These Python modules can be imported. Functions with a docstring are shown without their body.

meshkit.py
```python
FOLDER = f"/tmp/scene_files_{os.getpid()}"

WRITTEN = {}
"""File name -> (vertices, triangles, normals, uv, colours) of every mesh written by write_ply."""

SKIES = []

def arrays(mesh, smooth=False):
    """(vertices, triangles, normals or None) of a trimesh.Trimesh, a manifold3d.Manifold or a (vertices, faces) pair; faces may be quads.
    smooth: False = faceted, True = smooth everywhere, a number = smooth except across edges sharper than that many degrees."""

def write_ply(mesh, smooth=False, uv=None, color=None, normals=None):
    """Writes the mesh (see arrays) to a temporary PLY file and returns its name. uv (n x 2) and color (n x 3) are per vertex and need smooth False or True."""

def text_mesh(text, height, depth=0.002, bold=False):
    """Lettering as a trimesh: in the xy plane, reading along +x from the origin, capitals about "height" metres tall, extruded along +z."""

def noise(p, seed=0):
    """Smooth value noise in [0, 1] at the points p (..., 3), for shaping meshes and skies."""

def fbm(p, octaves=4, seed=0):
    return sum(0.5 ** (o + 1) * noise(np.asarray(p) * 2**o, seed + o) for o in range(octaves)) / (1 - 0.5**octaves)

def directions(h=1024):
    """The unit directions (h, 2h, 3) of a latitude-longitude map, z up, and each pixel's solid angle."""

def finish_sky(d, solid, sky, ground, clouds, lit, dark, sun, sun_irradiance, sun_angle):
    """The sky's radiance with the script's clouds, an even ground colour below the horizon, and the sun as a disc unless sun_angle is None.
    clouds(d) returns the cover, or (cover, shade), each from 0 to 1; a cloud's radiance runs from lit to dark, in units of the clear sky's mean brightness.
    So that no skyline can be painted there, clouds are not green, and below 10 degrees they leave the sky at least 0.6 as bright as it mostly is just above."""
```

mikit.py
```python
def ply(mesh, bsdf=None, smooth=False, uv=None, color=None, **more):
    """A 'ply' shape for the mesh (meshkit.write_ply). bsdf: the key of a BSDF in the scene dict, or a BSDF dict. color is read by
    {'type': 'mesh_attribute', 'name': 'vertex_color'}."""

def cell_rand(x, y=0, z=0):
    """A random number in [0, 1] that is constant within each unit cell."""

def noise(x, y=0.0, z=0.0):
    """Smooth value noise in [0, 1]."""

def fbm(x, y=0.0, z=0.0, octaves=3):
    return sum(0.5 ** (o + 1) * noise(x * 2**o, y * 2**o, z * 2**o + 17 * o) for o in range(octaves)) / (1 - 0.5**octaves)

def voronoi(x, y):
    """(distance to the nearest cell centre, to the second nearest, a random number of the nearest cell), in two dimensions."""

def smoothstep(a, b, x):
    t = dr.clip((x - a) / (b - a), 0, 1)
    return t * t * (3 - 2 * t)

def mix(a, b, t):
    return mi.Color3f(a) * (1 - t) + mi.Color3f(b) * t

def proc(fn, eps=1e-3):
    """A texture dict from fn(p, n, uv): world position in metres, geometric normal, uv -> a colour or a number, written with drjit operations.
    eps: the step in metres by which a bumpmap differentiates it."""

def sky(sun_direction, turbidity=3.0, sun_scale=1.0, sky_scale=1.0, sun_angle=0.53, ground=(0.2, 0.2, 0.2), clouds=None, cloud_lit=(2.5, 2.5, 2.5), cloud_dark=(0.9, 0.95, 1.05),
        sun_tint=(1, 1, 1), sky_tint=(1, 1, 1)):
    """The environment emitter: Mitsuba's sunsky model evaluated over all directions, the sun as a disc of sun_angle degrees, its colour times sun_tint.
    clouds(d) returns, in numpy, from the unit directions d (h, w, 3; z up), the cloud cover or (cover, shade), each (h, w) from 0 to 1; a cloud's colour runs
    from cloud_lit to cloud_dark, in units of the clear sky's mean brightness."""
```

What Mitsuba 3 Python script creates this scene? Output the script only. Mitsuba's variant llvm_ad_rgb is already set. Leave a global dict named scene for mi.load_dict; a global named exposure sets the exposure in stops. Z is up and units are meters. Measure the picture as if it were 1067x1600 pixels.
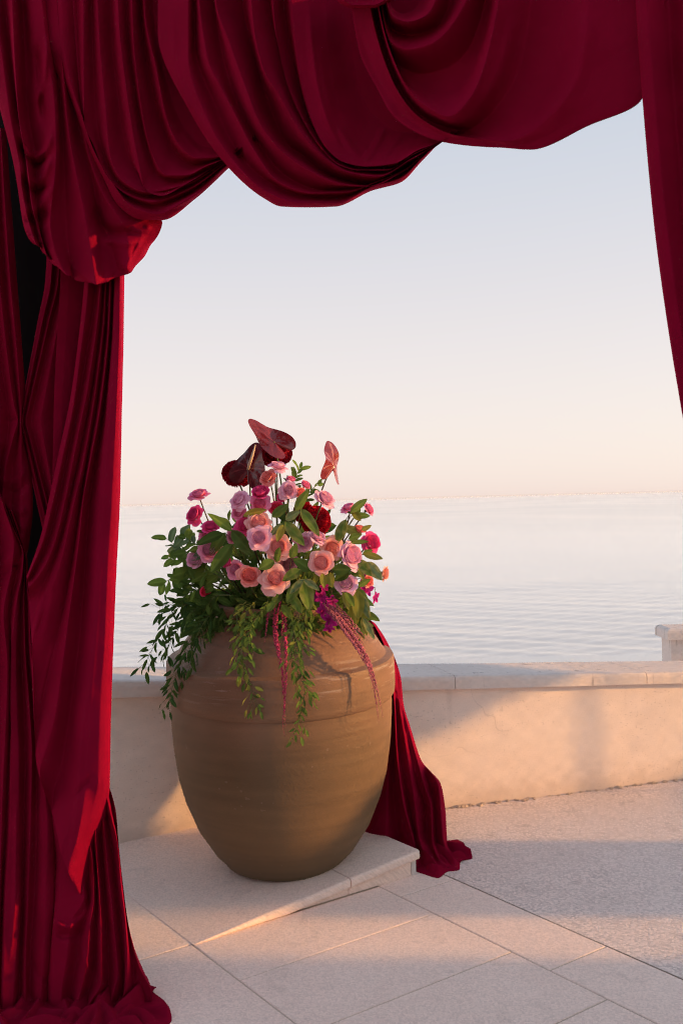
import math, random, numpy as np, trimesh, mitsuba as mi, drjit as dr, mikit
from scipy.interpolate import PchipInterpolator
from meshkit import noise as mnoise, fbm as mfbm
T = mi.ScalarTransform4f
scene, labels = {}, {}
rng = np.random.default_rng(7)

# ------------------------------------------------------------------ camera
F_PX, CX, CY = 1556.0, 533.5, 800.0
CAM = np.array([0.0, 0.0, 1.5])
PITCH, ROLL = math.radians(0.70), math.radians(1.45)
FW = np.array([0, math.cos(PITCH), -math.sin(PITCH)])
U0 = np.array([0, math.sin(PITCH), math.cos(PITCH)])
R0 = np.array([1.0, 0, 0])
RT = R0 * math.cos(ROLL) - U0 * math.sin(ROLL)
UP = U0 * math.cos(ROLL) + R0 * math.sin(ROLL)
scene['sea_air'] = {'type': 'homogeneous', 'albedo': 0.95, 'sigma_t': 1.0 / 12000}
scene['camera'] = {
    'type': 'thinlens', 'fov': math.degrees(2 * math.atan(800 / F_PX)), 'fov_axis': 'y',
    'to_world': T().look_at(origin=CAM.tolist(), target=(CAM + FW).tolist(), up=UP.tolist()),
    'aperture_radius': 0.0016, 'focus_distance': 3.9, 'near_clip': 0.05, 'far_clip': 200000.0, 'medium': {'type': 'ref', 'id': 'sea_air'}}

# ------------------------------------------------------------------ light
SUN_AZ, SUN_EL = math.radians(86), math.radians(11)
SUN = [math.sin(SUN_AZ) * math.cos(SUN_EL), -math.cos(SUN_AZ) * math.cos(SUN_EL), math.sin(SUN_EL)]


def veil(d):
    """A thin even evening haze layer: thick near the horizon, thinning upward; paler low down, cooler higher."""
    e = np.degrees(np.arcsin(np.clip(d[..., 2], -1, 1)))
    cover = 0.80 - 0.30 * np.clip((e - 12) / 60, 0, 1)
    t = np.clip((e - 1) / 27, 0, 1)
    shade = t * t * (3 - 2 * t)
    return cover, shade


scene['sky'] = mikit.sky(SUN, turbidity=4, sun_scale=0.43, sun_tint=(1.0, 0.81, 0.66), sun_angle=2.2, clouds=veil,
                         cloud_lit=(1.08, 0.90, 0.88), cloud_dark=(0.70, 0.725, 0.825), ground=(0.80, 0.71, 0.67))
exposure = 3.65


def at(px, py, Y):
    """the point at distance Y (metres along +y) that a sighting through (px, py) of the survey photograph gives"""
    px, py, Y = np.broadcast_arrays(np.asarray(px, float), np.asarray(py, float), np.asarray(Y, float))
    d = FW + RT * ((px - CX) / F_PX)[..., None] - UP * ((py - CY) / F_PX)[..., None]
    return CAM + d * (Y / d[..., 1])[..., None]


def ground(px, py, z=0.0):
    d = FW + RT * (px - CX) / F_PX - UP * (py - CY) / F_PX
    return CAM + d * ((z - CAM[2]) / d[2])


# ------------------------------------------------------------------ entries
def numbered(key):
    if key not in scene and key not in labels and key not in used:
        used.add(key)
        return key
    n = 1
    while f'{key}_{n:03d}' in used or f'{key}_{n:03d}' in scene:
        n += 1
    key = f'{key}_{n:03d}'
    used.add(key)
    return key


used = set()


def thing(name, label, cat, group=None, kind=None):
    key = numbered(name)
    labels[key] = {'label': label, 'category': cat}
    if group:
        labels[key]['group'] = group
    if kind:
        labels[key]['kind'] = kind
    return key


def part(parent, name, shape, label=None, kind=None):
    key = numbered(f'{parent}__{name}')
    scene[key] = shape
    if label or kind:
        labels[key] = {k: v for k, v in (('label', label), ('kind', kind)) if v}
    return key


def single(name, shape, label, cat=None, group=None, kind=None):
    key = numbered(name)
    scene[key] = shape
    labels[key] = {'label': label}
    if cat:
        labels[key]['category'] = cat
    if group:
        labels[key]['group'] = group
    if kind:
        labels[key]['kind'] = kind
    return key


P = mikit.proc
noise, fbm, smoothstep, mix, voronoi = mikit.noise, mikit.fbm, mikit.smoothstep, mikit.mix, mikit.voronoi
PALETTE = []      # pairs of colours; a mesh's uv says which pair, how far from the first to the second, and how light


def palette(p, n, uv):
    i = dr.floor(uv.x + 0.05)
    e = (uv.x - i) / 0.8
    c = mi.Color3f(0)
    for k, (a, b) in enumerate(PALETTE):
        c = dr.select(i == k, mix(a, b, e), c)
    return dr.clip(c * uv.y, 0, 0.93)


def painted(mesh, bsdf, colours, first, second=None):
    """the mesh with colours (one, or one per vertex) written as blends of two"""
    first = tuple(float(x) for x in first)
    second = first if second is None else tuple(float(x) for x in second)
    if (first, second) not in PALETTE:
        PALETTE.append((first, second))
    n = len(mesh.vertices)
    c = np.broadcast_to(np.asarray(colours, float), (n, 3))
    if first == second:
        e, v = np.zeros(n), c @ np.array(first) / np.dot(first, first)
    else:
        ab = np.maximum(np.linalg.lstsq(np.array([first, second]).T, c.T, rcond=None)[0], 0)
        v = ab.sum(0)
        e = ab[1] / np.maximum(v, 1e-6)
    return mikit.ply(mesh, bsdf, smooth=True, uv=np.c_[PALETTE.index((first, second)) + 0.8 * e, v])


VC = mikit.proc(palette)

# ------------------------------------------------------------------ materials
def two(b):
    return {'type': 'twosided', 'bsdf': b}


def bump(b, fn, scale=1.0, eps=1e-3):
    return {'type': 'bumpmap', 'arbitrary': P(fn, eps), 'scale': scale, 'bsdf': b}


def velvet_col(p, n, uv):
    m = fbm(p.x * 9, p.y * 9, p.z * 9)
    f = noise(p.x * 900, p.y * 900, p.z * 900)
    return mix((0.155, 0.0014, 0.0165), (0.208, 0.0022, 0.023), m) * (0.88 + 0.24 * f)


scene['velvet'] = two(bump({'type': 'principled', 'base_color': P(velvet_col), 'roughness': 0.75, 'specular': 0.02, 'sheen': 0.5, 'sheen_tint': 1.0},
                           lambda p, n, uv: 0.0030 * fbm(p.x * 26, p.y * 26, p.z * 20, 3) + 0.0003 * noise(p.x * 480, p.y * 480, p.z * 480)))
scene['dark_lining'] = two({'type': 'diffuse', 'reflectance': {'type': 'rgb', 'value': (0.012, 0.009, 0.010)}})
scene['dark_metal'] = two({'type': 'principled', 'base_color': {'type': 'rgb', 'value': (0.02, 0.02, 0.022)}, 'roughness': 0.45, 'metallic': 0.6})


def clay_col(p, n, uv):
    h = p.z
    big = fbm(p.x * 3.1, p.y * 3.1, p.z * 4.5, 4)
    streak = fbm(p.x * 2.0, p.y * 2.0, p.z * 38, 3)
    fine = noise(p.x * 260, p.y * 260, p.z * 260)
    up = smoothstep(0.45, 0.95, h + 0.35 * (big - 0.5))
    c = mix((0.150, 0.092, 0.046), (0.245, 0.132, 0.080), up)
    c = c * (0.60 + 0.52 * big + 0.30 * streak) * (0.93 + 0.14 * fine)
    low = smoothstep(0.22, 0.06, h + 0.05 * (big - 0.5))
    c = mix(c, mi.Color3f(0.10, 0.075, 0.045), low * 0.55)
    chalk = smoothstep(0.56, 0.72, fbm(p.x * 9, p.y * 9, p.z * 75 + 3, 4)) * smoothstep(0.4, 0.6, noise(p.x * 5, p.y * 5, p.z * 6)) * smoothstep(0.74, 0.84, h) * smoothstep(1.0, 0.88, h)
    c = mix(c, mi.Color3f(0.46, 0.38, 0.33), chalk * 0.40)
    spot = smoothstep(0.86, 0.90, noise(p.x * 70, p.y * 70, p.z * 70 + 9)) * smoothstep(0.55, 0.7, noise(p.x * 7, p.y * 7, p.z * 7))
    return mix(c, mi.Color3f(0.42, 0.34, 0.28), spot * 0.14)


def clay_bump(p, n, uv):
    return 0.0022 * fbm(p.x * 6, p.y * 6, p.z * 60, 3) + 0.0009 * noise(p.x * 160, p.y * 160, p.z * 160)


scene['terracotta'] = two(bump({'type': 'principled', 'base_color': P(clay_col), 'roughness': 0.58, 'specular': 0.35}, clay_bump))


def plaster_col(p, n, uv):
    b = fbm(p.x * 1.7, p.y * 1.7, p.z * 2.6, 4)
    f = fbm(p.x * 22, p.y * 22, p.z * 22, 3)
    g = noise(p.x * 330, p.y * 330, p.z * 330)
    foot = smoothstep(0.16, 0.0, p.z + 0.10 * (f - 0.5))
    c = mix((0.82, 0.69, 0.61), (0.90, 0.78, 0.70), b) * (0.90 + 0.14 * f) * (0.95 + 0.1 * g)
    drip = smoothstep(0.62, 0.80, fbm(p.x * 16, p.y * 5, p.z * 0.7, 3)) * smoothstep(0.2, 0.6, p.z)
    c = c * (1 - 0.14 * drip)
    pit = smoothstep(0.78, 0.86, noise(p.x * 125, p.y * 125, p.z * 125)) * smoothstep(0.35, 0.65, noise(p.x * 5, p.y * 5, p.z * 5 + 4))
    c = c * (1 - 0.16 * pit)
    seam = dr.abs(fbm(p.x * 2.3 + 7, p.y * 2.3, p.z * 1.6, 4) - 0.5)
    c = c * (1 - 0.13 * smoothstep(0.004, 0.0, seam) * smoothstep(0.45, 0.62, noise(p.x * 1.7, p.y * 1.7, p.z * 1.7 + 2)))
    return mix(c, mi.Color3f(0.42, 0.32, 0.25), foot * 0.35)


def plaster_bump(p, n, uv):
    return 0.004 * fbm(p.x * 14, p.y * 14, p.z * 14, 3) + 0.0012 * noise(p.x * 210, p.y * 210, p.z * 210)


scene['plaster'] = two(bump({'type': 'diffuse', 'reflectance': P(plaster_col)}, plaster_bump))


def cope_col(p, n, uv):
    b = fbm(p.x * 4, p.y * 4, p.z * 4, 4)
    g = fbm(p.x * 60, p.y * 60, p.z * 60, 3)
    st = smoothstep(0.66, 0.78, fbm(p.x * 30, p.y * 30, p.z * 2, 3))
    c = mix((0.70, 0.61, 0.56), (0.80, 0.72, 0.67), b) * (0.88 + 0.2 * g)
    return c * (1 - 0.34 * st)


def cope_bump(p, n, uv):
    return 0.005 * fbm(p.x * 18, p.y * 18, p.z * 18, 4)


scene['coping_stone'] = two(bump({'type': 'diffuse', 'reflectance': P(cope_col)}, cope_bump))


def slab_col(p, n, uv):
    b = fbm(p.x * 2.2, p.y * 2.2, 3.0, 4)
    d, s, r = voronoi(p.x * 165 + p.z * 97, p.y * 165 + p.z * 131)
    g = noise(p.x * 420, p.y * 420, p.z * 420)
    spot = smoothstep(0.80, 0.86, noise(p.x * 23, p.y * 23, 4.0)) * noise(p.x * 90, p.y * 90, 1.0)
    c = mix((0.77, 0.605, 0.52), (0.86, 0.705, 0.62), b) * (0.86 + 0.18 * r + 0.10 * g)
    return c * (1 - 0.10 * spot)


def slab_bump(p, n, uv):
    d, s, r = voronoi(p.x * 150 + p.z * 97, p.y * 150 + p.z * 131)
    return 0.0024 * (1 - d) * (0.5 + 0.5 * r) + 0.002 * fbm(p.x * 40, p.y * 40, p.z * 40)


scene['slab_stone'] = two(bump({'type': 'principled', 'base_color': P(slab_col), 'roughness': 0.75, 'specular': 0.3}, slab_bump))


def agg_col(p, n, uv):
    b = fbm(p.x * 1.6, p.y * 1.6, 8.0, 4)
    d, s, r = voronoi(p.x * 120, p.y * 120)
    g = noise(p.x * 300, p.y * 300, 2.0)
    dark = smoothstep(0.55, 0.8, fbm(p.x * 1.1 + 5, p.y * 2.8, 1.0, 4))
    spot = smoothstep(0.84, 0.88, noise(p.x * 16, p.y * 16, 7.0)) * noise(p.x * 70, p.y * 70, 3.0)
    c = mix((0.68, 0.56, 0.50), (0.79, 0.67, 0.61), b) * (0.72 + 0.38 * r + 0.12 * g)
    return c * (1 - 0.10 * dark) * (1 - 0.2 * spot)


def agg_bump(p, n, uv):
    d, s, r = voronoi(p.x * 120, p.y * 120)
    return 0.004 * (1 - d) * (0.4 + 0.6 * r) + 0.003 * fbm(p.x * 25, p.y * 25, 2.0)


scene['aggregate'] = two(bump({'type': 'principled', 'base_color': P(agg_col), 'roughness': 0.75, 'specular': 0.3}, agg_bump))
scene['grout'] = two({'type': 'diffuse', 'reflectance': P(lambda p, n, uv: mix((0.40, 0.32, 0.26), (0.60, 0.49, 0.40), fbm(p.x * 9, p.y * 9, 1.0)))})
scene['white_trim'] = two({'type': 'diffuse', 'reflectance': {'type': 'rgb', 'value': (0.62, 0.58, 0.54)}})


def sea_bump(p, n, uv):
    return 0.05 * fbm(p.x * 1.4, p.y * 1.4, 0.0, 3)


scene['water'] = two({'type': 'principled', 'base_color': P(lambda p, n, uv: mix((0.34, 0.365, 0.375), (0.45, 0.445, 0.435), fbm(p.x * 0.02, p.y * 0.012, 0.0, 3))), 'roughness': 0.12, 'specular': 0.9})
scene['petal'] = {'type': 'principledthin', 'base_color': VC, 'roughness': 0.55, 'diff_trans': 0.34, 'spec_trans': 0.0, 'eta': 1.3}
scene['leaf'] = {'type': 'principledthin', 'base_color': VC, 'roughness': 0.42, 'diff_trans': 0.9, 'spec_trans': 0.0, 'eta': 1.4}
scene['stem'] = two({'type': 'principled', 'base_color': VC, 'roughness': 0.5, 'specular': 0.4})


scene['waxy'] = two({'type': 'principled', 'base_color': VC, 'roughness': 0.22, 'specular': 0.7, 'clearcoat': 0.5, 'clearcoat_gloss': 0.8})
scene['fuzzy'] = two({'type': 'principled', 'base_color': VC, 'roughness': 0.9, 'specular': 0.1, 'sheen': 0.5, 'sheen_tint': 0.8})
scene['floral_base'] = two({'type': 'diffuse', 'reflectance': {'type': 'rgb', 'value': (0.02, 0.03, 0.015)}})

# ------------------------------------------------------------------ mesh helpers
def grid_faces(nu, nv):
    i, j = np.meshgrid(np.arange(nu - 1), np.arange(nv - 1), indexing='ij')
    a = (i * nv + j).ravel()
    return np.stack([a, a + nv, a + nv + 1, a + 1], 1)


def mesh_grid(p):
    nu, nv = p.shape[:2]
    q = grid_faces(nu, nv)
    return trimesh.Trimesh(p.reshape(-1, 3), np.vstack([q[:, [0, 1, 2]], q[:, [0, 2, 3]]]), process=False)


def curve(pts, n, kind='arc'):
    """n points evenly along a smooth curve through pts"""
    pts = np.asarray(pts, float)
    s = np.r_[0, np.cumsum(np.linalg.norm(np.diff(pts[:, :min(3, pts.shape[1])], axis=0), axis=1) ** 0.7 + 1e-9)]
    k = PchipInterpolator(s, pts)
    dense = k(np.linspace(0, s[-1], 400))
    L = np.r_[0, np.cumsum(np.linalg.norm(np.diff(dense, axis=0), axis=1))]
    return np.stack([np.interp(np.linspace(0, L[-1], n), L, dense[:, c]) for c in range(pts.shape[1])], 1)


def tube(pts, r, sides=6, n=None):
    pts = np.asarray(pts, float) if n is None else curve(pts, n)
    r = np.broadcast_to(np.interp(np.linspace(0, 1, len(pts)), np.linspace(0, 1, np.size(r)), np.atleast_1d(r)), len(pts))
    t = np.gradient(pts, axis=0)
    t /= np.linalg.norm(t, axis=1, keepdims=True) + 1e-12
    a = np.cross(t, [0.31, 0.77, 0.55])
    a /= np.linalg.norm(a, axis=1, keepdims=True) + 1e-12
    b = np.cross(t, a)
    th = np.linspace(0, 2 * np.pi, sides, endpoint=False)
    ring = pts[:, None] + r[:, None, None] * (np.cos(th)[None, :, None] * a[:, None] + np.sin(th)[None, :, None] * b[:, None])
    m = len(pts)
    v = np.vstack([ring.reshape(-1, 3), pts[:1], pts[-1:]])
    f = []
    for i in range(m - 1):
        for j in range(sides):
            k = (j + 1) % sides
            f += [[i * sides + j, i * sides + k, (i + 1) * sides + k], [i * sides + j, (i + 1) * sides + k, (i + 1) * sides + j]]
    for j in range(sides):
        k = (j + 1) % sides
        f += [[m * sides, k, j], [m * sides + 1, (m - 1) * sides + j, (m - 1) * sides + k]]
    return trimesh.Trimesh(v, f, process=False)


def prism(poly, z0, z1, chamfer=0.0):
    """a slab over a convex plan polygon [(x, y)], bottom z0, top z1 (numbers or one per corner), its top edges chamfered"""
    P2 = np.asarray(poly, float)
    if np.cross(P2[1] - P2[0], P2[2] - P2[1]) < 0:
        P2 = P2[::-1]
        z1 = np.asarray(z1)[::-1] if np.ndim(z1) else z1
    n = len(P2)
    z0, z1 = np.broadcast_to(z0, n), np.broadcast_to(z1, n)
    rings = [np.c_[P2, z0]]
    if chamfer:
        from shapely.geometry import Polygon
        e = np.roll(P2, -1, 0) - P2
        e /= np.linalg.norm(e, axis=1, keepdims=True)
        nn = np.c_[-e[:, 1], e[:, 0]]
        m = nn + np.roll(nn, 1, 0)
        m /= (1 + (nn * np.roll(nn, 1, 0)).sum(1, keepdims=True))
        for k in range(4):
            a = k / 3 * math.pi / 2
            rings.append(np.c_[P2 + m * chamfer * (1 - math.cos(a)), z1 - chamfer * (1 - math.sin(a))])
    else:
        rings.append(np.c_[P2, z1])
    v = np.vstack(rings)
    f = []
    for r in range(len(rings) - 1):
        for j in range(n):
            k = (j + 1) % n
            f += [[r * n + j, r * n + k, r * n + n + k], [r * n + j, r * n + n + k, r * n + n + j]]
    top = (len(rings) - 1) * n
    for j in range(1, n - 1):
        f.append([top, top + j, top + j + 1])
        f.append([0, j + 1, j])
    return trimesh.Trimesh(v, f, process=False)


# ------------------------------------------------------------------ terrace floor
U_ = np.array([0.815, 0.579]); U_ /= np.linalg.norm(U_)       # along the ramp's front edge
V_ = np.array([U_[1], -U_[0]])                                  # towards the viewer, right
P0 = ground(300, 1475)[:2]


def uv_of(q):
    q = np.asarray(q)[:2] - P0
    return np.array([q @ U_, q @ V_])


def xy_of(u, v):
    return P0 + u * U_ + v * V_


def uvpx(px, py):
    return uv_of(ground(px, py))


WA, WB = ground(187, 1325)[:2], ground(1067, 1218)[:2]
wd = (WB - WA) / np.linalg.norm(WB - WA)
wn = np.array([wd[1], -wd[0]])            # the parapet's direction and its normal, towards the viewer


def wall_xy(s, o=0.0):
    return WA + wd * s + wn * o


base = prism([(-14, -12), (14, -12), wall_xy(13.5, -0.2), wall_xy(-13.5, -0.2)], -0.6, -0.0028)
scene['terrace'] = mikit.ply(base, 'grout')
labels['terrace'] = {'label': 'pale stone terrace floor with fine joints in front of the low parapet', 'kind': 'structure'}

vC = [uvpx(300, 1475)[1]]
u_c, v_c = uvpx(870, 1510)
# joints: rows run along V_ (lines of constant u), measured in the photograph
uA = 0.0
uB = 0.5 * (uvpx(560, 1385)[0] + uvpx(1067, 1597)[0])
uC = 0.5 * (uvpx(735, 1390)[0] + uvpx(955, 1475)[0])
g = 0.0022


def slab(u0, u1, v0, v1):
    m = prism([xy_of(u0 + g, v0 + g), xy_of(u1 - g, v0 + g), xy_of(u1 - g, v1 - g), xy_of(u0 + g, v1 - g)], -0.03, 0.0008 * (rng.random() - 0.5), 0.004)
    part('terrace', 'slab', mikit.ply(m, 'slab_stone'))


vB1 = uvpx(670, 1430)[1]; vB2 = uvpx(800, 1487)[1]; vB3 = uvpx(965, 1553)[1]
vC1 = uvpx(955, 1475)[1]
step = 0.62
rowB = [0.0, vB1, vB2, vB3] + [vB3 + 0.55 * (k + 1) for k in range(8)]
rowB = sorted(rowB)
for a, b in zip(rowB[:-1], rowB[1:]):
    slab(uA, uB, a, b)
rowC = [vC1 - 0.75 * 1, vC1] + [vC1 + 0.75 * (k + 1) for k in range(6)]
rowC = [-0.55 + 0.0] + rowC if rowC[0] > -0.5 else rowC
for a, b in zip(rowC[:-1], rowC[1:]):
    slab(uB, uC, a, b)
for r, (u0, u1) in enumerate([(-0.75, uA), (-1.5, -0.75), (-2.25, -1.5), (-3.0, -2.25)]):
    vs = [-3.6 + 0.9 * k + (0.31 * r if r else 0) for k in range(10)]
    for a, b in zip(vs[:-1], vs[1:]):
        slab(u0, u1 + (0.10 if r == 0 and b < 0.01 else 0), a, b)
# strip of slabs between ramp end and row B/C (ground right of the ramp)
# ------------------------------------------------------------------ exposed aggregate field beyond the last joint
n_ = 70
tt = np.linalg.solve(np.stack([V_, -wd], 1), WA - xy_of(uC + g, 0.0))       # where the joint meets the wall
va, sa = tt[0], tt[1]
aa, bb = np.meshgrid(np.linspace(0, 1, n_) ** 1.5, np.linspace(0, 1, n_), indexing='ij')
e0 = xy_of(uC + g, 0.0) + V_ * (va + aa * 11)[..., None]
e1 = WA + wd * (sa + aa * 11)[..., None] - wn * 0.1
pp = e0 * (1 - bb)[..., None] + e1 * bb[..., None]
zz = 0.004 * (mfbm(np.dstack([pp * 1.3, np.zeros((n_, n_))]), 3, 4) - 0.5)
scene['pavement'] = mikit.ply(mesh_grid(np.dstack([pp, zz])), 'aggregate', smooth=True)
labels['pavement'] = {'label': 'rough exposed aggregate paving between the last slab joint and the parapet', 'kind': 'structure'}

# ------------------------------------------------------------------ low parapet wall with coping
def wz(px, py):
    """height of a sighted point on the wall's face"""
    d = FW + RT * (px - CX) / F_PX - UP * (py - CY) / F_PX
    t = ((WA - CAM[:2]) @ wn) / (d[:2] @ wn)
    p = CAM + d * t
    return (p[:2] - WA) @ wd, p[2]


s0, zb0 = wz(187, 1088); s1, zb1 = wz(1067, 1066)
S = np.linspace(-4.2, 8.0, 260)


def cope_z(s):
    return zb0 + (zb1 - zb0) * (np.clip(s, -1, 4.0) - s0) / (s1 - s0)


# wall body: front face, gently uneven
H = np.linspace(0, 1, 26)
ss, hh = np.meshgrid(S, H, indexing='ij')
zt = cope_z(ss)
zz = -0.02 + hh * (zt + 0.02)
off = 0.006 * (mfbm(np.dstack([ss * 2, hh * 3, 0 * ss]), 4, 11) - 0.5) + 0.004 * (mnoise(np.dstack([ss * 9, hh * 8, 0 * ss]), 5) - 0.5)
front = np.dstack([WA[0] + wd[0] * ss + wn[0] * off, WA[1] + wd[1] * ss + wn[1] * off, zz])
back = np.dstack([WA[0] + wd[0] * ss - wn[0] * 0.30, WA[1] + wd[1] * ss - wn[1] * 0.30, zz])[::-1]
body = trimesh.util.concatenate([mesh_grid(front), mesh_grid(back)])
k = thing('parapet_wall', 'low cream plastered parapet wall with a pale stone coping at the sea edge', 'wall')
part(k, 'wall_face', mikit.ply(body, 'plaster', smooth=35))
# coping stones
tk0, tk1 = wz(187, 1059)[1] - zb0, wz(1067, 1050)[1] - zb1
joints = [-4.2]
for px in (300, 560, 812, 905, 938, 1003, 1016, 1042):
    pass
sj = [-4.2, -2.6, -1.05, 0.55, wz(700, 1078)[0] + 0.02, wz(1003, 1066)[0], wz(1003, 1066)[0] + 1.35, wz(1003, 1066)[0] + 2.7, 6.2, 8.0]
for a, b in zip(sj[:-1], sj[1:]):
    n = max(8, int((b - a) * 40))
    s = np.linspace(a + 0.0015, b - 0.0015, n)
    prof = np.array([(0.028, 0), (0.040, 0.012), (0.042, 0.55), (0.040, 0.86), (0.030, 1.0), (-0.32, 1.03), (-0.345, 0.9), (-0.345, 0.0)])
    pts = np.zeros((n + 2, len(prof) + 1, 3))
    for i in range(-1, n + 1):
        si = s[min(max(i, 0), n - 1)]
        tk = tk0 + (tk1 - tk0) * np.clip((si + 1) / 5, 0, 1)
        zc = cope_z(np.array(si))
        for j in range(len(prof) + 1):
            o, h_ = prof[j % len(prof)]
            if i in (-1, n):
                o, h_ = -0.15, 0.5
            e = 0.006 * (mnoise(np.array([si * 14, j * 0.9, 3.0]), 2) - 0.5) + 0.008 * (mnoise(np.array([si * 3.5, j * 0.5, 9.0]), 3) - 0.5)
            xy = WA + wd * si + wn * (o + (e if 0 < o else 0))
            pts[i + 1, j] = (xy[0], xy[1], zc + h_ * tk + (0.5 * e if h_ > 0.3 else 0) + 0.0008)
    part(k, 'coping_stone', mikit.ply(mesh_grid(pts), 'coping_stone', smooth=40))
# a chipped crumb line at the wall's foot
crumbs = []
for i in range(160):
    s = rng.uniform(0.2, 3.4)
    c = trimesh.creation.icosphere(1, 0.006 + 0.010 * rng.random() ** 3)
    c.vertices *= rng.uniform(0.5, 1.3, (len(c.vertices), 1)) * [1, 1, 0.6]
    xy = WA + wd * s + wn * rng.uniform(0.0, 0.014 + 0.03 * rng.random() ** 4)
    c.apply_translation([xy[0], xy[1], 0.003])
    crumbs.append(c)
single('loose_grit', mikit.ply(trimesh.util.concatenate(crumbs), 'grout'), 'crumbs of grit along the foot of the parapet wall', 'grit', kind='stuff')

# ------------------------------------------------------------------ stone pier beyond the parapet, right
yb = 6.9
p_top, p_low = at(1033, 976, yb + 0.2), at(1033, 993, yb + 0.2)
x0 = p_low[0]
k = thing('stone_pier', 'pale stone pier with a rounded cap behind the parapet at the right edge', 'pier')
part(k, 'shaft', mikit.ply(prism([(x0, yb), (x0 + 1.6, yb), (x0 + 1.6, yb + 0.2), (x0, yb + 0.2)], -6.6, p_low[2]), 'coping_stone'))
cm = prism([(x0 - 0.035, yb - 0.04), (x0 + 1.64, yb - 0.04), (x0 + 1.64, yb + 0.24), (x0 - 0.035, yb + 0.24)], p_low[2] + 0.001, p_top[2], 0.03)
part(k, 'cap', mikit.ply(cm, 'coping_stone'))

# ------------------------------------------------------------------ ramp step under the jar
P1 = ground(650, 1328, 0.095)[:2]
u1 = uv_of(P1)[0]
RISE = 0.100


def ramp_z(u):
    return 0.0018 + (RISE - 0.0018) * np.asarray(u) / u1


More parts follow.
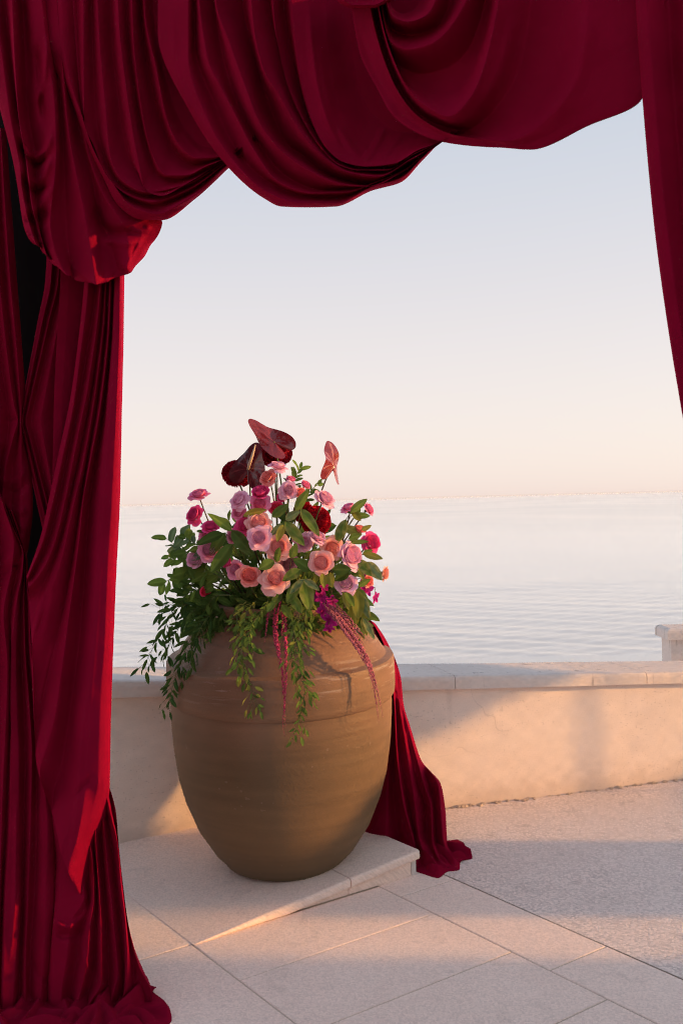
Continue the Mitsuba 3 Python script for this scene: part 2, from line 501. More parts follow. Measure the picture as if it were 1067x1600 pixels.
k = thing('ramp_step', 'pale stone wedge step under the jar, level with the floor at its left end', 'step')
vend = -1.75
uj = uv_of(ground(556, 1376, 0.07))[0]
for a, b in ((0.0, uj), (uj, u1)):
    e = 0.0022
    m = prism([xy_of(a + (e if a else 0), 0.012), xy_of(b - (e if b < u1 else 0), 0.012), xy_of(b - (e if b < u1 else 0), vend), xy_of(a + (e if a else 0), vend)],
              [max(0.0005, ramp_z(a) - 0.040), ramp_z(b) - 0.040, ramp_z(b) - 0.040, max(0.0005, ramp_z(a) - 0.040)],
              [ramp_z(a), ramp_z(b), ramp_z(b), ramp_z(a)], 0.0)
    # round the nosing: rebuild as a lofted profile across v
    n = 24
    uu = np.linspace(a + (e if a else 0), b - (e if b < u1 else 0), n)
    prof = []
    for ui in uu:
        zt_, zb_ = float(ramp_z(ui)), float(max(0.0008, ramp_z(ui) - 0.038))
        r = min(0.012, (zt_ - zb_) * 0.45)
        row = [(vend, zb_), (0.0, zb_)]
        row += [(-r + 0.014 + r * math.sin(t), zb_ + r - r * math.cos(t)) for t in np.linspace(0, math.pi / 2, 4)]
        row += [(-r + 0.014 + r * math.cos(t), zt_ - r + r * math.sin(t)) for t in np.linspace(0, math.pi / 2, 5)]
        row += [(v, zt_) for v in np.linspace(-0.06, vend, 6)] + [(vend, zb_)]
        prof.append([[*xy_of(ui, v), z] for v, z in row])
    prof = np.array(prof)
    mm = mesh_grid(prof)
    caps = []
    for row in (prof[0], prof[-1]):
        c = row.mean(0)
        vv = np.vstack([row, c])
        caps.append(trimesh.Trimesh(vv, [[i, i + 1, len(row)] for i in range(len(row) - 1)], process=False))
    part(k, 'tread', mikit.ply(trimesh.util.concatenate([mm] + caps), 'slab_stone', smooth=50))
ue = u1 - 0.030
segs = [(0.40, 0.66), (0.664, ue)]
for a, b in segs:
    m = prism([xy_of(a, -0.006), xy_of(b, -0.006), xy_of(b, -0.05), xy_of(a, -0.05)], 0.0005,
              [max(0.001, float(ramp_z(a)) - 0.0386), float(ramp_z(b)) - 0.0386, float(ramp_z(b)) - 0.0386, max(0.001, float(ramp_z(a)) - 0.0386)])
    part(k, 'riser', mikit.ply(m, 'slab_stone'))
m = prism([xy_of(ue + 0.002, -0.002), xy_of(u1 - 0.008, -0.002), xy_of(u1 - 0.008, vend), xy_of(ue + 0.002, vend)], 0.0005, float(ramp_z(ue)) - 0.040)
part(k, 'end_trim', mikit.ply(m, 'white_trim'))

# ------------------------------------------------------------------ jar
alpha = math.atan(RISE / u1)
jc = None
for it in range(20):
    z = 0.05 if jc is None else jc[2]
    jc = ground(446, 1339, z)
    jc[2] = float(ramp_z(uv_of(jc)[0]))
YJ = jc[1]
S_ = YJ / F_PX                      # metres per pixel at the jar
prof = [(0.0, 0.0), (88, 0.0), (94, 3), (97, 8), (110, 22), (134, 60), (151, 103), (161, 140), (167, 185), (169.5, 225), (170, 250), (169.4, 262),
        (172.4, 263.5), (174.6, 267), (175.5, 280), (175.2, 300), (174.6, 312), (174.2, 319), (172.5, 322.5), (168.0, 324), (162.5, 325.5),
        (158, 331), (149, 345), (137, 360), (120, 374), (104, 383), (99, 386), (98, 390), (103, 393), (107, 397), (108, 402), (106, 407), (102, 409.5), (96, 409), (92, 404), (90, 390), (95, 370), (100, 340)]
prof = np.array(prof) * S_
dense = [prof[0]]
for a, b in zip(prof[:-1], prof[1:]):
    n = max(1, int(np.linalg.norm(b - a) / 0.012))
    dense += [a + (b - a) * (i + 1) / n for i in range(n)]
dense = np.array(dense)
th = np.linspace(0, 2 * np.pi, 181)
R_, TH = np.meshgrid(dense[:, 0], th, indexing='ij')
Z_, _ = np.meshgrid(dense[:, 1], th, indexing='ij')
wob = 1 + 0.006 * (mfbm(np.dstack([np.cos(TH) * 1.4, np.sin(TH) * 1.4, Z_ * 3]), 3, 21) - 0.5) + 0.0022 * (mnoise(np.dstack([np.cos(TH) * 0.6, np.sin(TH) * 0.6, Z_ * 45]), 8) - 0.5)
jarpts = np.dstack([R_ * wob * np.cos(TH), R_ * wob * np.sin(TH), Z_])
tilt_axis = [-U_[1], U_[0], 0]
JT = T().translate(jc.tolist()).rotate([1, 0, 0], 3.4).rotate([0, 1, 0], 0.4)
JM = np.array(JT.matrix, float)
jv = jarpts.reshape(-1, 3) @ JM[:3, :3].T + JM[:3, 3]
jm = mesh_grid(jv.reshape(jarpts.shape))
jm.merge_vertices()
k = thing('terracotta_jar', 'huge weathered terracotta jar with a raised band, filled with flowers on the stone step', 'jar')
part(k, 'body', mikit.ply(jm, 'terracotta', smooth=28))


def jar_pt(r, z, ang=0.0):
    """point of the jar's own frame (radius and height in photograph pixels at the jar, angle from the viewer's side, + = right)"""
    p = np.array([r * S_ * math.sin(ang), -r * S_ * math.cos(ang), z * S_])
    return JM[:3, :3] @ p + JM[:3, 3]


MOUTH = jar_pt(0, 395)
# dark packing in the mouth that the stems are pushed into
ph = trimesh.creation.icosphere(2, 1.0)
ph.vertices = ph.vertices * [88 * S_, 88 * S_, 50 * S_] @ JM[:3, :3].T + jar_pt(0, 380)
single('flower_foam', mikit.ply(ph, 'floral_base', smooth=True), 'dark mound of floral foam inside the jar mouth', 'floral foam')

# ------------------------------------------------------------------ sea
rows = 46 * 1.0085 ** np.arange(0, 560)
rows = np.r_[np.array([14, 22, 30, 36, 41]), rows[rows < 5000], 6500, 8500, 11000, 14000]
ang = np.linspace(-0.95, 0.95, 420)
RR, AA = np.meshgrid(rows, ang, indexing='ij')
X, Yw = RR * np.tan(AA), RR
fade = 1 / (1 + (RR / 380.0) ** 1.5)
def wv(lx, ly, ph_, a):
    return a * np.sin(2 * np.pi * (X / lx + Yw / ly) + ph_ + 2.2 * mnoise(np.dstack([X / (lx * 2.2), Yw / (abs(ly) * 2.2), 0 * X]), int(abs(ph_ * 9))))
hgt = 0.38 * (wv(3.4, 2.0, 0.3, 0.030) + wv(-2.7, 1.6, 1.7, 0.026) + wv(6.0, 3.6, 4.0, 0.036) + 0.13 * (mfbm(np.dstack([X / 2.6, Yw / 1.3, 0 * X]), 3, 5) - 0.5) + 0.16 * (mfbm(np.dstack([X / 14, Yw / 6.0, 0 * X]), 2, 6) - 0.5))
hgt = hgt * fade + 0.22 * (mfbm(np.dstack([X / 34, Yw / 17, 0 * X]), 3, 15) - 0.5) / (1 + (RR / 1500.0) ** 2)
SEA_Z = -6.0
scene['sea'] = mikit.ply(mesh_grid(np.dstack([X, Yw, SEA_Z + hgt])), 'water', smooth=True)
labels['sea'] = {'label': 'calm pale grey evening sea reaching a hazy horizon', 'kind': 'structure'}

# ------------------------------------------------------------------ draped velvet
def seg_dist(q, poly):
    """distance of the points q (n, 2) to a polyline, and the fraction along it"""
    poly = np.asarray(poly, float)
    best, frac = np.full(len(q), 1e9), np.zeros(len(q))
    for i, (a, b) in enumerate(zip(poly[:-1], poly[1:])):
        d = b - a
        t = np.clip(((q - a) @ d) / (d @ d + 1e-9), 0, 1)
        r = np.linalg.norm(q - a - t[:, None] * d, axis=1)
        m = r < best
        best[m], frac[m] = r[m], (i + t[m]) / (len(poly) - 1)
    return best, frac


def cloth(guides, nu, nv, Y, folds=(), crumple=0.004, seed=0, floor=None, relief=1.0):
    """A sheet lofted through guide lines. A guide is (d, [(x, y) or (x, y, d)]): where a crease or crest runs, and how far it lies behind (+) or in front (-)
    of the sheet's own distance Y (a number or a function of x). folds: (amount, width, points) are smaller crests (+) and creases (-)."""
    G = []
    for d, pts in guides:
        d = d * relief if abs(d) < 0.065 else d
        pts = [(*p, d) if len(p) == 2 else p for p in pts]
        q = np.array([(p[0], p[1], p[2] * 500) for p in pts], float)
        c = curve(q, nv)
        c[:, 2] /= 500
        G.append(c)
    G = np.array(G)
    k = len(G)
    u = np.arange(k)
    L = np.r_[0, np.cumsum(np.maximum(np.linalg.norm(np.diff(G[..., :2], axis=0), axis=2).mean(1), 4))]
    per = np.maximum(3, np.round(np.diff(L) / L[-1] * nu)).astype(int)
    t = np.concatenate([i + np.linspace(0, 1, n, endpoint=False) for i, n in enumerate(per)] + [[k - 1]])
    g = PchipInterpolator(u, G, axis=0)(t)
    i_ = np.minimum(t.astype(int), k - 2)
    w_ = (t - i_)[:, None]
    g[..., 2] = 0.5 * g[..., 2] + 0.5 * (G[i_, :, 2] * (1 - w_) + G[i_ + 1, :, 2] * w_)        # crests are creased rather than round
    q = g[..., :2].reshape(-1, 2)
    d = g[..., 2].ravel().copy()
    for amount, width, pts in folds:
        dist, fr = seg_dist(q, curve(np.array(pts, float), 30))
        d -= amount * np.exp(-(dist / width) ** 2) * np.clip(np.minimum(fr, 1 - fr) * 5 + 0.15, 0, 1)
    if crumple:
        d += crumple * 2 * (mfbm(np.c_[q / 55.0, np.full(len(q), seed)], 3, seed) - 0.5)
        d += crumple * 0.5 * (mnoise(np.c_[q / 13.0, np.full(len(q), seed + 3)], seed) - 0.5)
    yy = Y(q[:, 0]) if callable(Y) else Y
    p = at(q[:, 0], q[:, 1], yy + d)
    if floor is not None:
        low = p[:, 2] < floor
        p[low, 2] = floor + 0.012 * mnoise(p[low] * [30, 30, 0], 3)
    return mesh_grid(p.reshape(g.shape))


def archY(x):
    return np.interp(x, [-80, 100, 300, 520, 700, 1000, 1100], [2.98, 2.92, 2.78, 2.58, 2.42, 2.20, 2.12])


V_IN, V_OUT = 0.030, -0.030
valance = thing('velvet_valance', 'swagged dark red velvet valance hanging in four scallops across the top of the opening', 'drape')

# --- fourth swag (right): crests sweep from the gather at left down and up to the right
swag4 = [
    (0.12, [(606, -90), (616, -70), (630, -62), (646, -70), (656, -90)]),
    (0.09, [(604, -70), (612, -20), (630, -14), (650, -22), (662, -72)]),
    (0.06, [(602, -60), (612, 12), (630, 22), (652, 10), (668, -60)]),
    (-0.045, [(598, -55), (613, 25), (637, 34), (668, 22), (690, -60)]),
    (0.030, [(596, -50), (612, 45), (642, 55), (684, 40), (712, -60)]),
    (-0.040, [(594, -45), (609, 62), (636, 77), (672, 69), (712, 30), (748, -60)]),
    (0.030, [(592, -40), (618, 96), (660, 116), (705, 104), (740, 60), (764, -60)]),
    (0.020, [(590, -35), (622, 116), (665, 146), (712, 140), (748, 80), (772, -60)]),
    (-0.045, [(586, -30), (632, 130), (668, 168), (700, 182), (735, 152), (762, 83), (786, -60)]),
    (0.035, [(584, -28), (630, 146), (675, 190), (725, 203), (778, 165), (815, 90), (832, -60)]),
    (0.012, [(580, -26), (622, 144), (670, 196), (735, 215), (805, 195), (862, 120), (880, -60)]),
    (-0.022, [(574, -24), (612, 124), (655, 183), (715, 212), (790, 220), (862, 178), (906, 105), (918, -60)]),
    (-0.010, [(562, -22), (596, 110), (632, 170), (700, 214), (800, 227), (890, 190), (950, 120), (965, -60)]),
    (0.000, [(548, -20), (561, 79), (590, 140), (616, 184), (687, 221), (745, 229), (785, 231), (829, 234), (920, 196), (1000, 158), (1030, 60), (1040, -60)]),
    (0.050, [(552, -20), (566, 79), (596, 138), (622, 178), (687, 215), (745, 222), (785, 224), (829, 227), (920, 189), (1000, 151), (1032, 60), (1042, -60)]),
    (0.130, [(560, -20), (580, 70), (610, 120), (640, 150), (690, 180), (745, 185), (785, 185), (829, 180), (920, 150), (1000, 120), (1036, 60), (1046, -60)]),
]
m = cloth(swag4, 230, 150, lambda x: archY(x) - 0.18, crumple=0.003, seed=4, relief=1.35, folds=[
    (0.018, 9, [(592, 10), (612, 92), (645, 145), (690, 194), (740, 212)]),
    (-0.020, 7, [(590, 15), (625, 120), (665, 172), (712, 205), (780, 222)]),
    (0.012, 16, [(912, 20), (905, 90), (880, 150), (850, 190)]),
    (0.010, 10, [(800, 20), (790, 80), (765, 140), (740, 175)]),
    (-0.012, 9, [(560, 30), (590, 120), (640, 185), (690, 210)]),
])
part(valance, 'swag', mikit.ply(m, 'velvet', smooth=True))
# knot at the top
kn = cloth([(0.08, [(515, -70), (520, -10), (545, 12), (580, 14), (612, 0), (622, -70)]),
            (-0.06, [(520, -70), (530, -12), (552, 8), (582, 8), (606, -6), (612, -70)]),
            (-0.02, [(532, -70), (542, -22), (562, -8), (584, -8), (596, -20), (600, -70)]),
            (-0.07, [(545, -70), (555, -38), (570, -28), (584, -30), (590, -40), (592, -70)])], 40, 40, lambda x: archY(x) - 0.22, seed=9, crumple=0.008)
part(valance, 'gather', mikit.ply(kn, 'velvet', smooth=True))

# --- third swag
swag3 = [
    (0.15, [(262, -60), (262, 50), (318, 180), (372, 240), (440, 290), (523, 290), (580, 270), (640, 250), (672, 225), (700, 190)]),
    (0.06, [(252, -60), (252, 50), (304, 180), (362, 257), (414, 304), (444, 318), (523, 318), (580, 293), (628, 281), (656, 252), (700, 200)]),
    (0.005, [(248, -60), (247, 50), (300, 180), (358, 263), (411, 309), (441, 323), (480, 324), (523, 323), (581, 298), (626, 285), (656, 255), (702, 205)]),
    (-0.030, [(296, -60), (294, 87), (326, 190), (366, 252), (418, 300), (470, 317), (526, 317), (581, 292), (626, 278), (660, 246), (705, 205)]),
    (0.020, [(304, -60), (305, 70), (335, 160), (372, 238), (420, 284), (476, 306), (530, 308), (586, 287), (632, 270), (664, 240), (708, 205)]),
    (-0.032, [(309, -60), (323, 87), (347, 140), (368, 180), (399, 238), (437, 285), (490, 302), (540, 300), (592, 283), (638, 262), (668, 236), (710, 205)]),
    (0.026, [(328, -60), (345, 70), (372, 165), (408, 230), (450, 277), (505, 297), (552, 294), (602, 278), (645, 256), (672, 232), (712, 205)]),
    (-0.045, [(334, -60), (338, 5), (357, 62), (384, 137), (405, 190), (437, 233), (482, 266), (535, 288), (578, 291), (625, 270), (660, 244), (714, 205)]),
    (0.060, [(376, -60), (381, 13), (399, 92), (423, 170), (447, 222), (478, 246), (520, 276), (575, 288), (628, 264), (664, 240), (716, 205)]),
    (-0.045, [(390, -60), (395, 26), (411, 105), (437, 150), (476, 215), (508, 248), (545, 270), (590, 276), (640, 250), (668, 234), (718, 205)]),
    (0.020, [(418, -60), (424, 20), (440, 90), (462, 150), (494, 206), (524, 244), (556, 262), (600, 268), (645, 244), (670, 231), (719, 205)]),
    (-0.040, [(424, -60), (430, 40), (448, 130), (468, 178), (498, 227), (530, 258), (560, 266), (602, 266), (648, 240), (672, 229), (720, 203)]),
    (0.030, [(440, -60), (446, 20), (460, 95), (478, 170), (500, 215), (530, 248), (565, 262), (610, 262), (652, 236), (674, 227), (722, 203)]),
    (-0.030, [(450, -60), (456, 10), (469, 118), (490, 197), (509, 231), (536, 253), (572, 260), (614, 256), (654, 234), (676, 226), (724, 203)]),
    (-0.005, [(475, -60), (485, 30), (500, 110), (515, 180), (530, 225), (552, 246), (584, 252), (620, 246), (658, 230), (680, 223), (726, 200)]),
    (0.030, [(505, -60), (512, 60), (524, 140), (540, 190), (560, 224), (582, 238), (610, 236), (640, 228), (666, 220), (690, 215), (728, 200)]),
    (0.110, [(540, -60), (548, 60), (560, 130), (576, 170), (596, 190), (620, 205), (650, 208), (690, 205), (730, 195)]),
    (0.090, [(590, -60), (600, 60), (612, 120), (626, 150), (645, 170), (670, 185), (700, 190), (735, 185)]),
]
m = cloth(swag3, 280, 150, lambda x: archY(x) - 0.13, crumple=0.003, seed=6, relief=1.35, folds=[
    (0.010, 5, [(600, 200), (585, 230), (568, 252)]), (0.008, 5, [(628, 208), (610, 232), (592, 250)]),
    (-0.010, 4, [(352, 236), (378, 262), (430, 300)]), (0.010, 7, [(530, 197), (545, 225), (561, 247)]),
    (0.010, 6, [(270, 20), (272, 90), (292, 150), (330, 212)]),
    (0.008, 4, [(636, 262), (655, 240), (680, 222)]), (-0.012, 4, [(625, 272), (650, 252), (672, 230)]),
    (0.010, 5, [(484, 20), (492, 110), (508, 180), (528, 222)]),
])
part(valance, 'swag', mikit.ply(m, 'velvet', smooth=True))

# --- second swag
swag2 = [
    (0.16, [(82, -60), (80, 62), (118, 150), (148, 210), (180, 260), (225, 300), (275, 300), (330, 260), (390, 230)]),
    (0.06, [(70, -60), (66, 64), (82, 96), (112, 149), (134, 209), (164, 272), (190, 318), (222, 336), (254, 336), (304, 304), (352, 262), (395, 225)]),
    (0.010, [(66, -60), (62, 64), (79, 97), (109, 150), (131, 210), (161, 276), (186, 322), (220, 343), (254, 344), (305, 311), (356, 264), (398, 225)]),
    (-0.028, [(96, -60), (98, 60), (108, 120), (128, 180), (147, 235), (174, 282), (206, 322), (246, 334), (300, 306), (352, 262), (398, 222)]),
    (0.012, [(118, -60), (122, 80), (126, 150), (142, 215), (166, 262), (198, 306), (242, 322), (296, 300), (350, 259), (398, 220)]),
    (-0.030, [(131, -60), (132, 187), (148, 230), (166, 272), (196, 302), (240, 315), (294, 297), (350, 257), (398, 219)]),
    (0.014, [(143, -60), (147, 120), (153, 200), (166, 250), (188, 288), (232, 308), (290, 293), (350, 256), (398, 218)]),
    (-0.026, [(151, -60), (155, 50), (165, 170), (172, 240), (190, 280), (232, 300), (288, 289), (349, 254), (398, 217)]),
    (0.024, [(172, -60), (175, 60), (186, 160), (196, 226), (210, 262), (246, 286), (296, 278), (350, 251), (398, 216)]),
    (-0.034, [(183, -60), (186, 30), (202, 170), (217, 255), (229, 298), (252, 306), (290, 288), (350, 250), (398, 215)]),
    (0.016, [(196, -60), (200, 40), (216, 165), (234, 240), (250, 276), (280, 282), (318, 268), (352, 248), (398, 214)]),
    (-0.026, [(206, -60), (208, 40), (221, 165), (240, 244), (262, 274), (290, 274), (322, 260), (354, 246), (398, 213)]),
    (0.045, [(218, -60), (222, 30), (238, 140), (258, 205), (280, 245), (304, 258), (332, 252), (356, 243), (398, 212)]),
    (-0.020, [(224, -60), (227, 20), (245, 110), (260, 182), (280, 226), (309, 247), (336, 246), (358, 238), (398, 211)]),
    (0.035, [(236, -60), (240, 20), (256, 110), (274, 170), (298, 214), (322, 230), (345, 232), (366, 228), (398, 205)]),
    (0.045, [(280, -60), (284, 20), (300, 110), (318, 160), (340, 190), (360, 200), (375, 205), (398, 200)]),
]
m = cloth(swag2, 240, 130, lambda x: archY(x) - 0.09, crumple=0.003, seed=8, relief=1.35, folds=[
    (-0.014, 4, [(232, 302), (262, 312), (302, 300), (340, 270)]), (0.010, 4, [(226, 310), (262, 322), (305, 304)]),
    (0.008, 3, [(262, 327), (292, 314), (318, 294)]), (-0.008, 3, [(258, 330), (290, 320), (316, 300)]),
    (0.010, 5, [(286, 205), (300, 226), (318, 240)]),
])
part(valance, 'swag', mikit.ply(m, 'velvet', smooth=True))

# --- first swag, lowest at left
swag1 = [
    (0.10, [(-30, -60), (-8, 60), (26, 190), (42, 254), (48, 290), (58, 350), (70, 366), (80, 366)]),
    (0.02, [(-50, -60), (-28, 60), (6, 190), (22, 254), (28, 290), (39, 357), (52, 378), (66, 372, 0.10)]),
    (-0.020, [(-20, -60), (0, 60), (18, 190), (30, 250), (36, 300), (47, 352), (60, 385), (70, 388, 0.05), (80, 370, 0.14)]),
    (0.020, [(0, -60), (14, 60), (28, 170), (40, 250), (46, 310), (56, 356), (68, 394), (78, 394, 0.05), (88, 376, 0.14)]),
    (-0.032, [(18, -60), (22, 60), (30, 180), (44, 262), (52, 325), (62, 362), (78, 406), (86, 406, 0.05), (96, 390, 0.14)]),
    (0.025, [(32, -60), (38, 60), (44, 170), (56, 250), (60, 330), (66, 376), (86, 414), (94, 414, 0.05), (104, 395, 0.14)]),
    (-0.020, [(44, -60), (52, 60), (62, 160), (74, 240), (74, 330), (73, 380), (95, 421), (102, 420, 0.05), (112, 400, 0.14)]),
    (-0.040, [(60, -60), (72, 60), (86, 170), (88, 237), (84, 297), (79, 346), (86, 390), (107, 431), (114, 429, 0.05), (122, 405, 0.14)]),
    (0.010, [(72, -60), (84, 60), (96, 170), (100, 240), (103, 310), (106, 370), (118, 438), (124, 435, 0.05), (130, 410, 0.14)]),
    (-0.034, [(84, -60), (94, 60), (107, 200), (117, 261), (132, 334), (144, 405), (151, 445), (154, 441, 0.05), (152, 415, 0.14)]),
    (0.006, [(92, -60), (102, 60), (116, 200), (132, 270), (150, 340), (160, 395), (168, 441), (169, 437, 0.05), (164, 415, 0.14)]),
    (0.030, [(100, -60), (112, 80), (124, 200), (144, 275), (158, 345), (172, 376), (186, 433), (185, 429, 0.06), (178, 410, 0.14)]),
    (-0.006, [(110, -60), (122, 100), (134, 220), (160, 300), (190, 350), (200, 376), (198, 418), (203, 427, 0.05), (194, 405, 0.16)]),
    (0.014, [(122, -60), (134, 100), (146, 220), (174, 300), (208, 350), (214, 372), (207, 402), (212, 416, 0.06), (204, 395, 0.18)]),
    (0.040, [(134, -60), (146, 100), (160, 220), (190, 296), (222, 336), (236, 356), (222, 392, 0.05), (228, 398, 0.11), (214, 380, 0.22)]),
    (0.075, [(150, -60), (162, 100), (176, 220), (205, 290), (236, 325), (254, 348), (246, 370), (236, 380, 0.16), (222, 360, 0.28)]),
]
m = cloth(swag1, 220, 170, lambda x: archY(x) - 0.08, crumple=0.003, seed=12, relief=1.35, folds=[
    (0.0308, 6, [(30, 190), (42, 225), (56, 246), (72, 236), (80, 200)]), (-0.0336, 5, [(34, 225), (50, 254), (58, 258), (76, 240)]),
    (0.0280, 6, [(36, 250), (48, 280), (57, 286), (72, 268), (80, 240)]), (-0.0280, 6, [(40, 280), (56, 300), (78, 286)]),
    (0.0252, 7, [(36, 318), (52, 328), (70, 312), (82, 285)]), (-0.0224, 8, [(38, 340), (58, 345), (76, 325)]),
    (0.0224, 6, [(42, 362), (60, 380), (70, 378)]), (-0.0392, 7, [(56, 70), (64, 130), (70, 200)]), (0.0280, 5, [(74, 60), (62, 150), (56, 160)]),
    (0.0196, 6, [(160, 372), (190, 379), (222, 374)]), (-0.0364, 9, [(150, 320), (160, 352), (180, 364), (220, 362)]),
    (0.0140, 4, [(206, 356), (222, 360), (236, 352)]), (0.0112, 3, [(222, 372), (212, 392), (200, 412)]),
    (0.0168, 6, [(20, 0), (26, 80), (34, 160)]), (-0.0196, 6, [(40, 0), (46, 80), (50, 140)]),
])
part(valance, 'swag', mikit.ply(m, 'velvet', smooth=True))

# --- the back fall of the valance, over the far side of the bar
backf = [(0.0, [(590, -60), (600, 60), (640, 120)]), (0.03, [(660, -60), (670, 60), (700, 150)]), (-0.02, [(740, -60), (745, 60), (760, 165)]), (0.03, [(830, -60), (832, 60), (840, 160)]),
         (-0.02, [(920, -60), (920, 50), (915, 120)]), (0.02, [(1030, -60), (1030, 20), (1030, 70)])]
part(valance, 'back_fall', mikit.ply(cloth(backf, 60, 40, lambda x: archY(x) + 0.12, seed=14), 'velvet', smooth=True))

# --- frame the cloth hangs from
fr = thing('drape_frame', 'dark metal pole frame hidden inside the red drapes', 'frame')
for (px, Yf) in ((30, 3.36), (1180, 2.25)):
    b = at(px, 800, Yf)
    part(fr, 'post', mikit.ply(tube([[b[0], b[1], 0.0], [b[0], b[1], 3.3]], 0.022, 12), 'dark_metal', smooth=40))
a, b = at(30, 800, 3.36), at(1180, 800, 2.25)
part(fr, 'crossbar', mikit.ply(tube([[a[0], a[1], 3.28], [b[0], b[1], 3.28]], 0.02, 12), 'dark_metal', smooth=40))

# ------------------------------------------------------------------ left curtain
cur = thing('velvet_curtain', 'floor-length dark red velvet curtain at left, gathered twice and pooling on the floor', 'curtain')
# front leaf: crests sweep from upper right down to the tie at left
leaf = [
    (0.02, [(136, 380), (132, 443), (121, 547), (110, 624), (91, 713), (78, 775), (64, 838), (50, 880), (42, 900)]),
    (-0.022, [(142, 380), (138, 450), (127, 545), (114, 640), (98, 715), (84, 780), (67, 848), (52, 884), (43, 905)]),
    (0.022, [(154, 380), (150, 456), (137, 547), (124, 622), (106, 717), (90, 790), (72, 852), (55, 890), (44, 910)]),
    (-0.022, [(160, 380), (157, 452), (140, 590), (119, 696), (102, 782), (81, 862), (60, 900), (45, 918)]),
    (0.020, [(164, 380), (161, 470), (146, 600), (126, 706), (108, 790), (86, 872), (64, 920), (46, 940)]),
    (-0.020, [(167, 380), (164, 480), (150, 610), (132, 716), (113, 800), (96, 876), (74, 940), (52, 1000), (50, 1024), (52, 1040)]),
    (0.028, [(170, 380), (167, 490), (154, 620), (137, 720), (124, 804), (113, 880), (98, 960), (78, 1040), (62, 1120), (56, 1180)]),
    (-0.030, [(174, 380), (171, 500), (158, 630), (142, 720), (131, 780), (124, 846), (111, 942), (98, 1037), (86, 1120), (74, 1166), (63, 1205), (66, 1225)]),
    (0.032, [(178, 380), (175, 500), (162, 640), (148, 730), (140, 790), (133, 889), (127, 974), (117, 1060), (106, 1140), (96, 1200), (84, 1240), (82, 1270)]),
    (-0.035, [(181, 380), (178, 500), (168, 640), (159, 740), (150, 889), (145, 974), (137, 1059), (128, 1115), (123, 1187), (117, 1250), (106, 1300), (97, 1325), (96, 1332)]),
    (-0.050, [(184, 380), (182, 500), (174, 640), (166, 740), (158, 889), (153, 974), (146, 1059), (141, 1120), (138, 1187), (133, 1240), (121, 1310, -0.045), (108, 1352, -0.035), (107, 1362, -0.03)]),
    (-0.052, [(188, 380), (187, 500), (182, 640), (175, 780), (168, 900), (164, 1000), (158, 1080), (155, 1160), (154, 1215), (146, 1262, -0.025), (128, 1328, 0.0), (116, 1372, 0.0), (115, 1380, 0.01)]),
    (-0.030, [(192, 380), (191, 500), (187, 640), (182, 780), (176, 900), (171, 1000), (167, 1080), (165, 1160), (164, 1215), (158, 1262, 0.02), (142, 1322, 0.05), (126, 1390, 0.04), (127, 1398, 0.05)]),
    (0.060, [(195, 380), (194, 500), (191, 640), (188, 780), (182, 900), (178, 1000), (175, 1080), (173, 1160), (172, 1225), (168, 1264, 0.08), (152, 1318, 0.10), (136, 1396, 0.09), (138, 1400, 0.10)]),
    (0.180, [(194, 380), (193, 500), (190, 640), (187, 780), (181, 900), (177, 1000), (174, 1080), (172, 1160), (171, 1225), (168, 1258), (156, 1290), (145, 1330), (142, 1345)]),
    (0.300, [(178, 380), (177, 500), (175, 640), (172, 780), (166, 900), (162, 1000), (158, 1080), (157, 1160), (156, 1225), (152, 1250), (146, 1280), (140, 1300), (138, 1310)]),
]
m = cloth(leaf, 260, 260, 2.90, crumple=0.002, seed=22, folds=[
    (0.006, 3, [(156, 600), (140, 700), (124, 760)]), (-0.006, 3, [(150, 560), (134, 680), (112, 760)]),
    (0.006, 5, [(153, 830), (146, 980), (138, 1080), (128, 1140), (122, 1240), (112, 1330)]),
    (-0.010, 5, [(76, 920), (68, 960), (58, 990)]), (0.008, 5, [(88, 1000), (74, 1050), (62, 1100)]),
    (-0.008, 4, [(112, 1250), (130, 1230), (146, 1215)]),
])
part(cur, 'front_leaf', mikit.ply(m, 'velvet', smooth=True))
# plain panel behind it
panel = [
    (-0.05, [(96, -60), (96, 360), (95, 431), (90, 520), (85, 622), (82, 760), (76, 860), (66, 940)]),
    (-0.04, [(110, -60), (110, 360), (109, 431), (104, 520), (98, 622), (94, 760), (88, 860), (76, 940)]),
    (-0.01, [(140, -60), (140, 360), (136, 443), (126, 547), (116, 640), (104, 760), (98, 860), (84, 940)]),
    (0.26, [(200, -60), (200, 360), (180, 443), (160, 547), (140, 640), (124, 760), (110, 860), (96, 940)]),
]
part(cur, 'side_panel', mikit.ply(cloth(panel, 50, 120, 3.0, crumple=0.004, seed=23), 'velvet', smooth=True))
# dark leaf with the upper tie: two fans that meet at the pinch and spread again
tie1 = [
    (0.00, [(-70, 200), (-60, 420), (-50, 560), (-40, 660), (-50, 760), (-60, 860), (-60, 960)]),
    (-0.03, [(-40, 200), (-32, 420), (-18, 560), (-2, 662), (-10, 730), (-20, 800), (-24, 960)]),
    (0.02, [(-22, 200), (-14, 420), (2, 560), (14, 664), (6, 715), (-6, 800), (-10, 960)]),
    (-0.02, [(-12, 200), (-2, 420), (10, 540), (22, 632), (28, 657), (22, 680), (8, 740), (4, 800), (2, 960)]),
    (0.02, [(-4, 200), (8, 420), (18, 540), (27, 620), (31, 657), (28, 690), (20, 740), (18, 800), (20, 960)]),
    (-0.02, [(2, 200), (15, 420), (26, 540), (32, 620), (33, 657), (34, 680), (34, 730), (33, 800), (32, 870), (34, 900)]),
    (0.01, [(6, 200), (22, 420), (32, 540), (37, 620), (35, 657), (37, 690), (46, 740), (50, 790), (42, 850), (38, 880)]),
    (0.05, [(10, 200), (26, 420), (35, 540), (40, 620), (37, 657), (40, 690), (50, 740), (52, 790), (46, 850), (40, 880)]),
]
